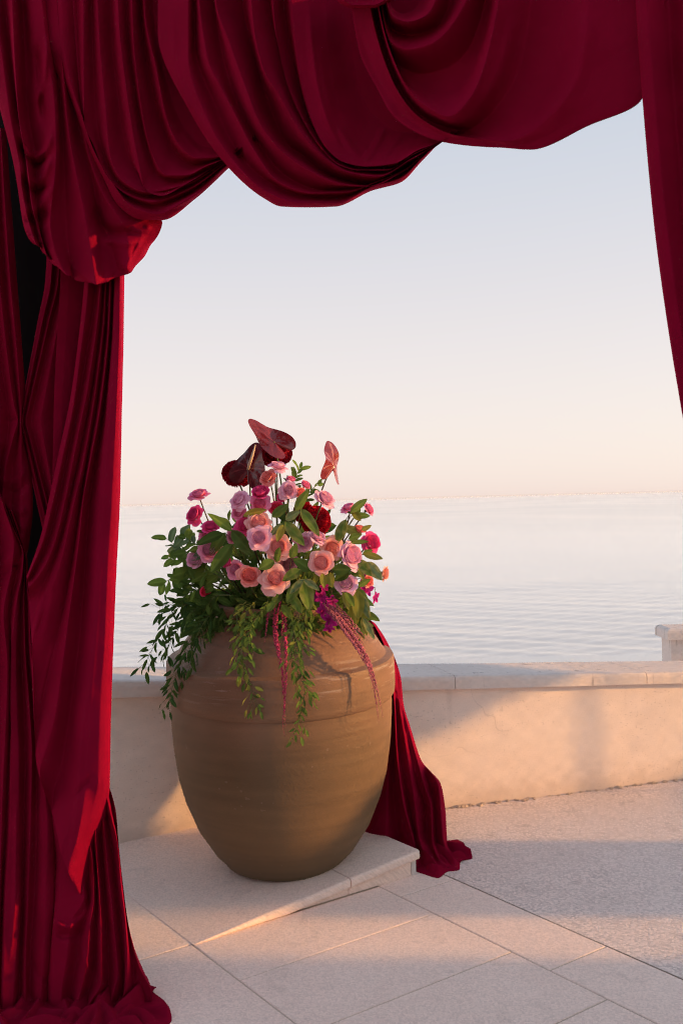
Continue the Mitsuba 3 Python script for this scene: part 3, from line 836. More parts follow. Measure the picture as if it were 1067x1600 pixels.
part(cur, 'tied_leaf', mikit.ply(cloth(tie1, 110, 150, 3.02, crumple=0.005, seed=24, folds=[
    (0.012, 5, [(0, 745), (20, 752), (40, 735)]), (-0.012, 5, [(0, 760), (22, 768), (44, 756)]), (0.010, 6, [(4, 700), (18, 680), (32, 662)]),
    (0.012, 6, [(0, 790), (24, 800), (44, 796)]), (-0.010, 4, [(14, 796), (24, 820), (38, 840)]), (-0.01, 4, [(2, 656), (20, 655), (34, 657)])]), 'velvet', smooth=True))
def pinch(d, top, px, bottom):
    line = lambda x0, y0, x1, y1, ys: [(x0 + (x1 - x0) * (y - y0) / (y1 - y0), y) for y in ys]
    return (d, [(top + 3, 380)] + line(top, 440, px, 654, (440, 500, 560, 610, 640)) + [(px, 656), (px + 0.4, 664)] + line(px, 660, bottom, 860, (680, 705, 740, 790, 830, 860)))


tie2 = [pinch(0.06, 71, 31, 74), pinch(0.00, 75, 33, 79), pinch(-0.025, 80, 35, 84), pinch(0.015, 85, 38, 88), pinch(-0.02, 91, 42, 93), pinch(0.01, 97, 50, 96), pinch(-0.01, 104, 64, 99), pinch(0.02, 112, 84, 102)]
part(cur, 'tied_leaf', mikit.ply(cloth(tie2, 70, 140, 3.04, crumple=0.004, seed=25), 'velvet', smooth=True))
# lower left leaf, from the second tie to the floor
low = [
    (0.02, [(-80, 640), (-70, 780), (-60, 900), (-70, 1060), (-80, 1250), (-90, 1420), (-100, 1640)]),
    (-0.03, [(-40, 640), (-30, 760), (-14, 880), (-30, 1000), (-36, 1250), (-44, 1450), (-50, 1640)]),
    (0.02, [(-24, 680), (-12, 780), (0, 860), (-6, 980), (-16, 1250), (-22, 1450), (-30, 1640)]),
    (-0.03, [(-14, 720), (6, 790), (22, 850), (20, 880), (6, 960), (12, 1040), (4, 1250), (0, 1400), (-10, 1640)]),
    (0.010, [(-4, 760), (16, 815), (34, 862), (28, 890), (16, 960), (20, 1050), (12, 1250), (4, 1400), (-2, 1640)]),
    (-0.030, [(0, 775), (20, 822), (37, 866), (36, 888), (26, 940), (18, 1020), (17, 1100), (18, 1180), (17, 1280), (10, 1400), (6, 1520), (4, 1640)]),
    (-0.020, [(4, 780), (22, 828), (38, 868), (37, 890), (30, 940), (26, 1020), (27, 1100), (30, 1180), (30, 1280), (30, 1400), (24, 1520), (16, 1640)]),
    (0.028, [(8, 785), (25, 832), (38, 870), (38, 892), (34, 940), (34, 1020), (38, 1100), (40, 1180), (38, 1280), (36, 1400), (32, 1520), (30, 1640)]),
    (-0.012, [(12, 790), (28, 836), (39, 872), (39, 894), (38, 940), (40, 1020), (46, 1100), (50, 1180), (48, 1280), (44, 1400), (40, 1520), (40, 1640)]),
    (0.024, [(14, 792), (30, 838), (40, 873), (40, 896), (42, 940), (44, 1020), (52, 1100), (58, 1180), (58, 1280), (54, 1400), (48, 1520), (48, 1640)]),
    (-0.018, [(16, 794), (32, 840), (41, 874), (42, 898), (46, 940), (49, 1020), (58, 1100), (66, 1200), (74, 1290), (72, 1400), (66, 1520), (60, 1640)]),
    (0.000, [(18, 796), (34, 842), (42, 875), (43, 900), (49, 940), (52, 1020), (63, 1100), (74, 1200), (84, 1290), (84, 1400), (76, 1510), (72, 1540), (76, 1640)]),
    (0.040, [(20, 798), (35, 843), (43, 876), (44, 902), (52, 940), (55, 1020), (68, 1100), (80, 1200), (92, 1290), (92, 1400), (86, 1510), (84, 1540), (90, 1640)]),
    (0.060, [(22, 800), (36, 844), (44, 877), (45, 904), (54, 940), (58, 1020), (74, 1100), (88, 1200), (104, 1290), (108, 1400), (104, 1510), (104, 1540), (108, 1640)]),
]
m = cloth(low, 200, 230, 2.98, crumple=0.004, seed=31, floor=0.004, folds=[
    (0.010, 7, [(4, 885), (20, 868), (34, 880)]), (-0.012, 6, [(6, 905), (22, 884), (36, 890)]), (-0.012, 4, [(16, 960), (24, 920), (36, 895)]),
    (0.010, 4, [(62, 1240), (66, 1340), (62, 1440)]), (0.008, 3, [(26, 1250), (24, 1400), (16, 1500)]),
    (-0.010, 6, [(55, 1500), (70, 1530), (90, 1520)]),
])
part(cur, 'lower_leaf', mikit.ply(m, 'velvet', smooth=True))
# skirt that comes out under the turned edge and spreads on the floor
skirt = [
    (0.05, [(60, 1240), (72, 1290), (84, 1350), (84, 1420), (76, 1500), (70, 1570), (70, 1640)]),
    (-0.01, [(80, 1240), (90, 1290), (98, 1350), (92, 1400), (84, 1450), (82, 1540), (86, 1640)]),
    (-0.02, [(96, 1240), (108, 1290), (122, 1350), (132, 1400), (112, 1440), (104, 1500), (96, 1560), (98, 1640)]),
    (0.02, [(110, 1240), (122, 1290), (134, 1350), (140, 1410), (128, 1450), (120, 1500), (110, 1570), (108, 1640)]),
    (-0.03, [(122, 1240), (134, 1290), (145, 1350), (147, 1400), (140, 1450), (136, 1500), (122, 1570), (112, 1640)]),
    (0.02, [(130, 1240), (141, 1290), (150, 1350), (152, 1406), (150, 1450), (148, 1510), (132, 1570), (116, 1640)]),
    (-0.03, [(140, 1240), (148, 1290), (152, 1350), (156, 1406), (158, 1460), (158, 1534), (140, 1570), (120, 1640)]),
    (0.03, [(150, 1240), (155, 1280), (160, 1350), (164, 1406), (168, 1460), (170, 1530), (160, 1580), (140, 1640)]),
    (-0.02, [(156, 1235), (161, 1275), (168, 1350), (174, 1406), (178, 1450), (184, 1520), (174, 1566), (165, 1640)]),
    (0.025, [(160, 1232), (166, 1272), (176, 1330), (184, 1400), (190, 1460), (194, 1530), (188, 1580), (180, 1640)]),
    (-0.030, [(164, 1230), (172, 1268), (184, 1320), (189, 1380), (196, 1440), (199, 1497), (196, 1548), (186, 1575), (185, 1640)]),
    (0.020, [(168, 1228), (178, 1272), (185, 1320), (192, 1380), (200, 1450), (208, 1510), (214, 1560), (206, 1590), (200, 1640)]),
    (0.000, [(170, 1226), (182, 1272), (186, 1320), (193, 1385), (202, 1450), (218, 1510), (238, 1556), (232, 1590), (226, 1640)]),
    (0.090, [(168, 1226), (180, 1270), (184, 1320), (191, 1385), (201, 1448), (217, 1508), (236, 1548), (243, 1560), (246, 1568)]),
]
m = cloth(skirt, 220, 190, 2.97, crumple=0.004, seed=33, floor=0.005, folds=[
    (0.014, 5, [(84, 1436), (104, 1448), (128, 1436), (142, 1410)]), (-0.014, 6, [(88, 1460), (112, 1462), (134, 1448)]),
    (0.008, 3, [(130, 1480), (134, 1500), (145, 1520)]), (0.010, 4, [(178, 1262), (180, 1275), (172, 1280)]), (-0.012, 4, [(166, 1270), (176, 1282), (182, 1290)]),
    (0.006, 2.5, [(170, 1290), (178, 1310), (182, 1320)]), (-0.008, 3, [(212, 1500), (208, 1530), (212, 1560)]),
])
part(cur, 'skirt', mikit.ply(m, 'velvet', smooth=True))
# the pool of cloth on the floor: creased folds that run out from the foot of the curtain
def heap(inner, outer, ridges, nu, nv, thick=0.006):
    """a sheet on the floor between two outlines (n, 2); ridges: (points, height, half width) of its creases"""
    a_ = curve(np.c_[inner, np.zeros(len(inner))], nu)[:, :2]
    b_ = curve(np.c_[outer, np.zeros(len(outer))], nu)[:, :2]
    t = np.linspace(0, 1, nv)[None, :, None]
    q = (a_[:, None] * (1 - t) + b_[:, None] * t)
    f = q.reshape(-1, 2)
    wq = f + 0.035 * np.c_[mfbm(np.c_[f * 9, np.zeros(len(f))], 3, 61) - 0.5, mfbm(np.c_[f * 9, np.ones(len(f))], 3, 62) - 0.5]
    z = 0.004 + 0.006 * mfbm(np.c_[f * 16, np.zeros(len(f))], 3, 63)
    for pts, h, w in ridges:
        dist, fr = seg_dist(wq, curve(np.array([(*p, 0) for p in pts], float), 16)[:, :2])
        c = np.clip(1 - dist / (w * (1.25 - 0.5 * fr)), 0, 1)
        z = np.maximum(z, h * (0.30 + 0.70 * np.sin(np.pi * np.clip(0.12 + fr * 0.80, 0, 1))) * (0.45 * c + 0.55 * c * c * (3 - 2 * c)) + 0.003)
    e = np.minimum(np.minimum(np.arange(nu), np.arange(nu)[::-1])[:, None] / (0.03 * nu), np.arange(nv)[::-1][None, :] / (0.07 * nv))
    z = z.reshape(nu, nv) * np.clip(e, 0, 1) ** 0.6 + thick * 0.3
    z[:, -1] = 0.0005
    z[0] = np.minimum(z[0], 0.001); z[-1] = np.minimum(z[-1], 0.001)
    return mesh_grid(np.dstack([q, z]))


gx = lambda pts: np.array([ground(x, y)[:2] for x, y in pts])
hr = np.random.default_rng(17)
inner = gx([(-150, 1540), (-60, 1543), (0, 1546), (60, 1546), (110, 1540), (160, 1536), (200, 1536), (226, 1544)])
outer = gx([(-150, 1660), (-60, 1668), (0, 1664), (60, 1672), (120, 1650), (165, 1640), (205, 1622), (232, 1604), (252, 1606), (268, 1596), (266, 1578), (246, 1560)])
rdg = []
for sx in np.linspace(-140, 222, 26):
    sx = sx + hr.uniform(-8, 8)
    a0 = np.array([sx, 1541 + hr.uniform(-3, 5)])
    dv = np.array([hr.choice([-1, 1]) * hr.uniform(20, 75) + 0.12 * (sx - 90), hr.uniform(20, 80)])
    bend = np.array([hr.uniform(-16, 16), 0])
    rdg.append((gx([a0, a0 + dv * 0.5 + bend, a0 + dv]), hr.uniform(0.022, 0.060), hr.uniform(0.022, 0.042)))
for sx in np.linspace(-120, 236, 16):
    a0 = np.array([sx + hr.uniform(-10, 10), hr.uniform(1562, 1612)])
    dv = np.array([hr.uniform(22, 62), hr.uniform(-14, 16)])
    rdg.append((gx([a0, a0 + dv * 0.5 + [0, hr.uniform(-8, 8)], a0 + dv]), hr.uniform(0.018, 0.040), hr.uniform(0.016, 0.028)))
part(cur, 'pooled_hem', mikit.ply(heap(inner, outer, rdg, 340, 150), 'velvet', smooth=40))
# black lining that closes the column behind the tied leaves
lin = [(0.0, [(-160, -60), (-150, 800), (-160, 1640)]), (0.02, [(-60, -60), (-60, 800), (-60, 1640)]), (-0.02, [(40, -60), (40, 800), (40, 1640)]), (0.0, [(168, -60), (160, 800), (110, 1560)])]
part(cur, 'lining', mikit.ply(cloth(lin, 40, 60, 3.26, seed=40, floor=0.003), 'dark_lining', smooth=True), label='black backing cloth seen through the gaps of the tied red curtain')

# ------------------------------------------------------------------ right curtain, close to the viewer
rc = thing('velvet_curtain', 'soft dark red velvet curtain edge hanging close at the right side of the opening', 'curtain')
right = [
    (0.22, [(1040, -80), (1048, 60), (1056, 155), (1066, 250), (1080, 400), (1100, 560), (1130, 680), (1190, 820)]),
    (0.06, [(992, -80), (1000, 60), (1007, 155), (1015, 250), (1026, 360), (1042, 480), (1060, 600), (1080, 700), (1150, 860)]),
    (0.00, [(988, -80), (996, 60), (1003, 155), (1011, 250), (1022, 360), (1038, 480), (1057, 600), (1076, 700), (1150, 870)]),
    (-0.03, [(1006, -80), (1014, 60), (1022, 155), (1030, 250), (1042, 360), (1058, 480), (1078, 600), (1098, 700), (1160, 880)]),
    (0.02, [(1040, -80), (1046, 60), (1052, 155), (1060, 250), (1070, 360), (1088, 480), (1108, 600), (1130, 720), (1175, 890)]),
    (-0.03, [(1076, -80), (1080, 60), (1086, 155), (1092, 250), (1102, 360), (1118, 480), (1138, 600), (1158, 730), (1190, 895)]),
    (0.03, [(1120, -80), (1124, 60), (1128, 155), (1132, 250), (1140, 360), (1152, 480), (1168, 600), (1186, 740), (1205, 900)]),
    (-0.03, [(1160, -80), (1162, 60), (1164, 155), (1168, 250), (1174, 360), (1182, 480), (1194, 600), (1206, 750), (1218, 900)]),
    (0.03, [(1210, -80), (1212, 60), (1214, 155), (1216, 250), (1220, 360), (1224, 480), (1230, 600), (1234, 750), (1236, 900)]),
    (-0.06, [(1270, -80), (1272, 60), (1274, 155), (1276, 250), (1276, 360), (1276, 480), (1274, 600), (1268, 750), (1262, 900)]),
    (-0.22, [(1330, -80), (1330, 60), (1330, 155), (1330, 250), (1328, 360), (1324, 480), (1316, 600), (1300, 750), (1286, 900)]),
]
rlow = []
for d, pts in right:
    x = pts[-1][0]
    rlow.append((d, [*pts, (x, 930), (x + (x - 1190) * 0.5, 1150), (x + (x - 1190) * 0.9, 1500), (x + (x - 1190) * 1.1, 2060)]))
m = cloth(rlow, 150, 260, 1.98, crumple=0.004, seed=51, floor=0.004)
part(rc, 'leaf', mikit.ply(m, 'velvet', smooth=True))

# ------------------------------------------------------------------ flowers
def frame(direction, up=(0, 0, 1), spin=0.0):
    """rotation whose z axis is the direction"""
    z = np.asarray(direction, float); z = z / np.linalg.norm(z)
    x = np.cross(up, z)
    if np.linalg.norm(x) < 1e-3:
        x = np.array([1.0, 0, 0])
    x /= np.linalg.norm(x)
    y = np.cross(z, x)
    c, s = math.cos(spin), math.sin(spin)
    return np.stack([x * c + y * s, -x * s + y * c, z], 1)


def depth(px, py, front=0.0):
    """distance of the dome of flowers over a point of the picture plane of the arrangement"""
    dx, dz = (px - 440) * S_, (915 - py) * S_
    r2 = (dx / 0.43) ** 2 + (dz / 0.66) ** 2
    return MOUTH[1] - 0.02 - 0.34 * math.sqrt(max(0.0, 1 - r2)) - front


def rose_petals(r, opening, seed):
    """list of (grid of points, t, b, a) from the heart outward; unit radius about 1 before scaling by r; axis +z"""
    g = np.random.default_rng(seed)
    out = []
    n1, n2 = 4, 13
    hr = 0.50 - 0.09 * opening
    # the furled heart: a low dome of spiral rims
    q, th = np.meshgrid(np.linspace(0.0, 1, 40), np.linspace(0, 2 * np.pi, 61), indexing='ij')
    wob = 1 + 0.07 * np.sin(3 * th + g.uniform(0, 6)) * q + 0.05 * np.sin(2 * th + g.uniform(0, 6)) * q
    s_ = q * (4.2 + 0.8 * g.random()) + th / (2 * np.pi) + 0.18 * np.sin(5 * th + g.uniform(0, 6)) * q + 0.5
    f = s_ - np.floor(s_)
    rim = np.where(f < 0.86, (f / 0.86) ** 2.2, 1 - (f - 0.86) / 0.14)
    z = 0.66 - 0.03 * q ** 2 * (0.5 + opening) + 0.24 * (rim - 0.8) * (0.45 + 0.55 * q)
    out.append((np.dstack([hr * q * wob * np.cos(th), hr * q * wob * np.sin(th), z]) * r, (0.20 + 0.48 * q) * (0.42 + 0.58 * rim), 0.40 + 0.60 * rim, q))
    for i in range(n1):                                   # cups that hold it
        t = 0.80 + 0.2 * i / (n1 - 1)
        th0 = i * 1.75 + g.uniform(-0.3, 0.3)
        a, b = np.meshgrid(np.linspace(-1, 1, 11), np.linspace(0, 1, 7), indexing='ij')
        R = hr * (1.0 + 0.16 * (t - 0.8) * 5)
        rr = R * (0.55 + 0.52 * np.sin(np.pi * 0.60 * b)) + 0.05 * opening * b ** 5
        z = 0.10 + (0.56 + g.uniform(-0.03, 0.03)) * b * (1 - 0.10 * a ** 2)
        ph = th0 + a * 1.25
        out.append((np.dstack([rr * np.cos(ph), rr * np.sin(ph), z]) * r, 0.62, b, a))
    for i in range(n2):                                   # loose outer petals, pointed, rolled back
        t = i / (n2 - 1)
        th0 = i * 2.39996 + g.uniform(-0.3, 0.3)
        a, b = np.meshgrid(np.linspace(-1, 1, 11), np.linspace(0, 1, 9), indexing='ij')
        k = opening * g.uniform(0.85, 1.15)
        R = hr + 0.06 + 0.10 * t
        hw = (1.00 - 0.30 * t) * np.sin(np.pi * (0.12 + 0.50 * b)) * (1 - 0.22 * b ** 6)
        pt = np.exp(-(a * 1.9) ** 2) * b ** 4
        rr = R * (0.45 + 0.60 * b ** 0.6) + k * (0.10 + 0.34 * t) * b ** 2 + k * g.uniform(0.10, 0.26) * pt
        fall = k * (0.10 + 0.42 * t * t) * g.uniform(0.6, 1.2)
        z = (0.62 - 0.08 * t) * b ** 0.9 * (1 - 0.10 * a ** 2) - fall * b ** 2.5 - 0.10 * k * t * a ** 2 * b ** 3 - 0.06 * k * pt
        rr = rr - 0.05 * a ** 2 * b * (1 - t)
        ph = th0 + a * hw
        z = z + 0.040 * (0.3 + 0.7 * t) * np.sin(a * g.uniform(2, 4) + g.uniform(0, 6)) * b ** 2
        out.append((np.dstack([rr * np.cos(ph), rr * np.sin(ph), z]) * r, 0.66 + 0.34 * t, b, a))
    return out


ROSE = {  # outer, heart
    'peach': ((0.95, 0.49, 0.47), (0.93, 0.31, 0.30)), 'coral': ((0.93, 0.35, 0.32), (0.86, 0.14, 0.14)), 'lavender': ((0.90, 0.52, 0.68), (0.74, 0.30, 0.48)),
    'mauve': ((0.84, 0.38, 0.54), (0.58, 0.15, 0.30)), 'hot': ((0.80, 0.09, 0.30), (0.64, 0.02, 0.14)), 'pink': ((0.89, 0.29, 0.50), (0.76, 0.11, 0.30)),
    'red': ((0.58, 0.02, 0.05), (0.40, 0.01, 0.03)), 'salmon': ((0.94, 0.44, 0.36), (0.90, 0.30, 0.24)), 'dusky': ((0.66, 0.32, 0.37), (0.45, 0.15, 0.19))}
STEM_C, DARK_STEM = (0.10, 0.13, 0.04), (0.06, 0.04, 0.025)


def plain(mesh, c):
    return painted(mesh, 'stem', c, c)


def rose(px, py, dia, colour, face, opening, label, front=0.0, stem=True, Yabs=None, seed=None):
    seed = int(px * 31 + py * 7) if seed is None else seed
    g = np.random.default_rng(seed)
    Yf = depth(px, py, front) if Yabs is None else Yabs
    c = at(px, py, Yf)
    r = dia * 0.5 * Yf / F_PX * 0.98 / (0.66 + 0.34 * opening)
    M = frame(np.asarray(face, float) + g.normal(0, 0.14, 3), spin=g.uniform(0, 6.28))
    opening = float(np.clip(opening * g.uniform(0.85, 1.12), 0.2, 1.1))
    co, ci = map(np.array, ROSE[colour])
    k = thing('rose', label, 'rose')
    heart_v, heart_f, heart_c, at_ = [], [], [], 0
    pet = rose_petals(r, opening, seed)
    zc = 0.42 * r
    for P_, t, b, a in pet:
        v = (P_.reshape(-1, 3) - [0, 0, zc]) @ M.T + c
        mix_ = np.clip(np.ravel(t) * 1.5 + 0.05, 0, 1)[:, None]
        bb_ = b.ravel()[:, None]
        col = ci[None] + (co - ci)[None] * mix_
        col = col * g.uniform(0.93, 1.05) * (0.86 + 0.14 * bb_) + (co - ci)[None] * 0.25 * (1 - mix_) * bb_ ** 5
        col = col + np.array([0.05, 0.045, 0.04]) * bb_ ** 5
        if np.ndim(t) == 0 and t > 0.64:
            m_ = mesh_grid(v.reshape(P_.shape))
            part(k, 'petal', painted(m_, 'petal', col, ci, co))
        else:
            m_ = mesh_grid(v.reshape(P_.shape))
            heart_v.append(m_.vertices); heart_f.append(m_.faces + at_); heart_c.append(col); at_ += len(v)
    hm = trimesh.Trimesh(np.vstack(heart_v), np.vstack(heart_f), process=False)
    part(k, 'heart', painted(hm, 'petal', np.vstack(heart_c), ci, co))
    # calyx and stem
    zax = M[:, 2]
    p0 = c - zax * (zc + 0.10 * r)
    cal = trimesh.creation.icosphere(1, 0.17 * r)
    cal.vertices = cal.vertices * [1, 1, 1.2] @ M.T + p0
    part(k, 'calyx', painted(cal, 'stem', (0.09, 0.15, 0.04), (0.09, 0.15, 0.04)))
    if stem:
        foot = MOUTH + np.array([(c[0] - MOUTH[0]) * 0.25, (c[1] - MOUTH[1]) * 0.2, -0.10])
        mid = p0 * 0.55 + foot * 0.45 - zax * 0.05 + np.array([0, 0, 0.02])
        tb = tube([p0, p0 * 0.85 + foot * 0.15 - zax * 0.03, mid, foot], [0.0026, 0.0036], 6, 14)
        part(k, 'stem', plain(tb, STEM_C if colour not in ('hot', 'pink') else DARK_STEM))
    return k


CAMF = (0.06, -1.0, 0.12)
R_L = [
    (430, 903, 47, 'peach', (-0.05, -1, 0.15), 1.0, 'large open peach pink rose facing forward just above the jar rim, lowest of the roses', 0.05),
    (389, 899, 36, 'coral', (-0.05, -1, 0.22), 0.75, 'coral rose with a tight cupped heart, left of the lowest large peach rose', 0.04),
    (368, 890, 32, 'mauve', (-0.25, -1, 0.2), 0.9, 'dusky mauve rose with pointed petals tucked behind the coral rose at lower left', 0.0),
    (404, 816, 42, 'peach', (0.05, -1, 0.4), 0.85, 'peach pink rose in the upper middle, directly above a small lavender rose', 0.02),
    (405, 840, 38, 'lavender', (0.0, -1, 0.25), 0.9, 'small pale lavender rose with a purple heart, just below the upper middle peach rose', 0.05),
    (434, 854, 42, 'peach', (0.15, -1, 0.2), 0.95, 'warm peach rose with an orange pink heart at the very centre of the arrangement', 0.02),
    (502, 879, 38, 'peach', (-0.05, -1, 0.2), 0.7, 'round peach rose with tight spiral heart at centre right above a yellow leaf', 0.05),
    (519, 857, 36, 'salmon', (0.2, -1, 0.25), 0.75, 'peach rose half hidden above the tight round peach rose at centre right', 0.02),
    (550, 867, 44, 'lavender', (0.6, -0.8, 0.2), 0.7, 'lavender pink rose turned to the right on the right flank of the arrangement', 0.04),
    (581, 847, 34, 'hot', (0.7, -0.7, 0.25), 0.65, 'bright pink rose at the right edge above the lavender one', 0.0),
    (603, 896, 24, 'salmon', (1.0, -0.3, 0.1), 0.65, 'lone small peach rose seen from the side, farthest right in the arrangement', 0.0),
    (451, 766, 30, 'lavender', (0.05, -1, 0.35), 0.95, 'pale lavender rose with a purple heart high in the middle below the tall anthuriums', 0.03),
    (434, 727, 32, 'lavender', (0.1, -0.35, 1), 0.8, 'highest pale lavender rose, turned up in front of a dark red cockscomb', 0.03),
    (509, 778, 34, 'lavender', (0.55, -0.7, 0.5), 0.75, 'pale mauve pink rose on the right shoulder beside a bare anthurium stem', 0.02),
    (545, 792, 28, 'pink', (-0.4, -0.4, 0.9), 0.9, 'bright pink star-shaped rose held out on a thin bent stem at upper right', 0.02),
    (577, 795, 23, 'pink', (0.85, -0.3, 0.4), 0.6, 'small dusty pink rose at the far upper right behind a green leaf', 0.0),
    (407, 768, 28, 'hot', (-0.05, -0.6, 0.8), 0.35, 'cup-shaped deep pink rose below the left anthurium flower', 0.02),
    (406, 787, 32, 'pink', (0.1, -0.8, 0.1), 0.9, 'spread pink rose just beneath the cup-shaped deep pink one', 0.0),
    (418, 746, 28, 'coral', (-0.2, -0.8, 0.5), 0.7, 'coral pink rose below the highest lavender rose', 0.01),
    (373, 780, 34, 'lavender', (-0.4, -0.6, 0.6), 0.9, 'lavender pink rose with ragged petals under the dark heart-shaped anthurium', 0.02),
    (311, 771, 34, 'pink', (-0.15, -0.45, 0.9), 1.0, 'topmost bright pink rose at far left, its petals flung wide', 0.0),
    (303, 804, 32, 'hot', (-0.75, -0.6, 0.35), 0.7, 'deep pink rose at far left directly below the topmost pink one', 0.02),
    (329, 822, 30, 'hot', (0.2, -0.6, 0.6), 0.8, 'deep pink rose with drooping petals right of the far left pair', 0.0),
    (381, 820, 34, 'hot', (-0.3, -0.9, 0.25), 0.85, 'magenta pink rose left of the upper middle peach rose, above a large dark leaf', 0.0),
    (328, 859, 38, 'mauve', (-0.15, -1, 0.35), 0.75, 'lilac rose with a spiral heart among dark leaves on the left flank', 0.05),
    (304, 873, 32, 'lavender', (-0.55, -0.85, 0.2), 0.7, 'lilac rose turned to the left beside the spiral-hearted one on the left flank', 0.03),
    (541, 912, 34, 'lavender', (-0.1, -0.9, 0.5), 0.75, 'pale mauve rose partly covered by yellow-green leaves at lower right', 0.02),
    (497, 838, 32, 'lavender', (0.2, -0.9, 0.4), 0.9, 'pale pink rose peeping out below the red cockscomb at the right', 0.0),
    (451, 880, 32, 'dusky', (0.2, -1, 0.0), 0.85, 'shaded dusky pink rose behind the leaves above the lowest peach rose', -0.05),
    (475, 848, 30, 'lavender', (0.3, -0.9, -0.1), 0.8, 'shaded lavender rose under a long variegated leaf right of centre', -0.03),
    (563, 826, 20, 'coral', (0.4, -0.5, 0.75), 0.3, 'coral rosebud between yellow-green leaves on the right side', 0.02),
    (322, 836, 26, 'pink', (-0.2, -0.8, 0.5), 0.85, 'light pink rose low under the drooping deep pink one at left', 0.0),
    (372, 800, 26, 'pink', (-0.3, -0.8, 0.2), 0.8, 'magenta tinted rose under the ragged lavender pink rose', 0.0),
    (355, 879, 17, 'hot', (-0.6, -0.6, 0.5), 0.25, 'deep pink rosebud half hidden left of the coral rose', 0.02),
    (310, 899, 18, 'hot', (-0.5, -0.8, 0.2), 0.4, 'small deep pink bud among the leaves at lower left', -0.01),
    (321, 924, 17, 'red', (0.1, -0.9, 0.0), 0.3, 'red rosebud behind a pale leaf at the bottom left of the foliage', 0.0),
    (365, 838, 24, 'mauve', (0.1, -1, 0.0), 0.6, 'shaded mauve rose between two large dark leaves left of centre', -0.02),
    (455, 748, 14, 'pink', (0.2, -0.5, 0.8), 0.3, 'tiny pink bud beside the leafy tip at the top', 0.02),
    (478, 757, 16, 'pink', (0.4, -0.6, 0.6), 0.35, 'small pink bud right of the leafy tip at the top', 0.01),
    (470, 770, 18, 'coral', (0.5, -0.8, 0.2), 0.4, 'coral pink bud right of the high lavender rose', 0.02),
    (432, 793, 24, 'red', (0.1, -0.9, 0.4), 0.6, 'dark red rose deep between the stems in the upper middle', -0.05),
    (440, 776, 18, 'hot', (-0.1, -0.9, 0.3), 0.5, 'small crimson rose behind the stem of the tallest anthurium', -0.04),
    (575, 908, 22, 'coral', (0.7, -0.7, 0.2), 0.7, 'coral rose peeping from behind leaves at the lower right edge', -0.02),
    (588, 828, 18, 'coral', (0.4, -0.8, 0.3), 0.5, 'small coral rose against a yellow leaf right of the coral bud', -0.02) if False else None,
]
for row in R_L:
    if row:
        px, py, dia, col, face, op, lab, fr_ = row
        rose(px, py, dia * 1.06, col, face, op, lab, fr_)


# --- leaves
def leaf_grid(length, width, fold=0.25, droop=0.25, nl=8, na=5, wave=0.0, tip=1.6, seed=0):
    b, a = np.meshgrid(np.linspace(0, 1, nl), np.linspace(-1, 1, na), indexing='ij')
    w = 2.05 * b ** 0.62 * (1 - b) ** 0.80
    w = np.where(b >= 0.999, 0.01, np.where(b <= 0.001, 0.05, w))
    x = b * length
    y = a * w * width / 2
    z = fold * np.abs(y) - droop * length * b ** 2 * 0.5 + wave * width * np.sin(b * 9 + seed) * a
    return np.dstack([x, y, z]), a, b


GREENS = {'dark': (0.072, 0.135, 0.032), 'mid': (0.125, 0.22, 0.048), 'bright': (0.17, 0.27, 0.05), 'gold': (0.31, 0.33, 0.06), 'blue': (0.14, 0.22, 0.11), 'ruscus': (0.052, 0.118, 0.034)}


def leaf_mesh(base_, dir_, up_, length, width, colour, edge=0.0, seed=0, fold=0.25, droop=0.25, small=False):
    g = np.random.default_rng(seed)
    P_, a, b = leaf_grid(length, width, fold, droop, 6 if small else 9, 3 if small else 7, 0.05, seed=seed)
    x = np.asarray(dir_, float); x /= np.linalg.norm(x)
    z = np.asarray(up_, float); z = z - x * (z @ x)
    z /= np.linalg.norm(z) + 1e-9
    y = np.cross(z, x)
    v = P_.reshape(-1, 3) @ np.stack([x, y, z]) + base_
    c = np.array(GREENS[colour]) * g.uniform(0.85, 1.18)
    col = np.tile(c, (len(v), 1))
    aa = np.abs(a.ravel())
    col *= (1 - 0.12 * (aa * 3.0 % 1))[:, None]
    rib = (aa < 0.01)[:, None]
    col = np.where(rib, col * 1.25 + 0.015, col)
    if edge:
        e_ = np.clip((aa + 0.35 * np.sin(b.ravel() * 17 + seed) - 0.45) / 0.3, 0, 1)[:, None] * edge
        col = col * (1 - e_) + np.array([0.42, 0.42, 0.16]) * e_
    return painted(mesh_grid(v.reshape(P_.shape)), 'leaf', col, GREENS[colour], (0.42, 0.42, 0.16))


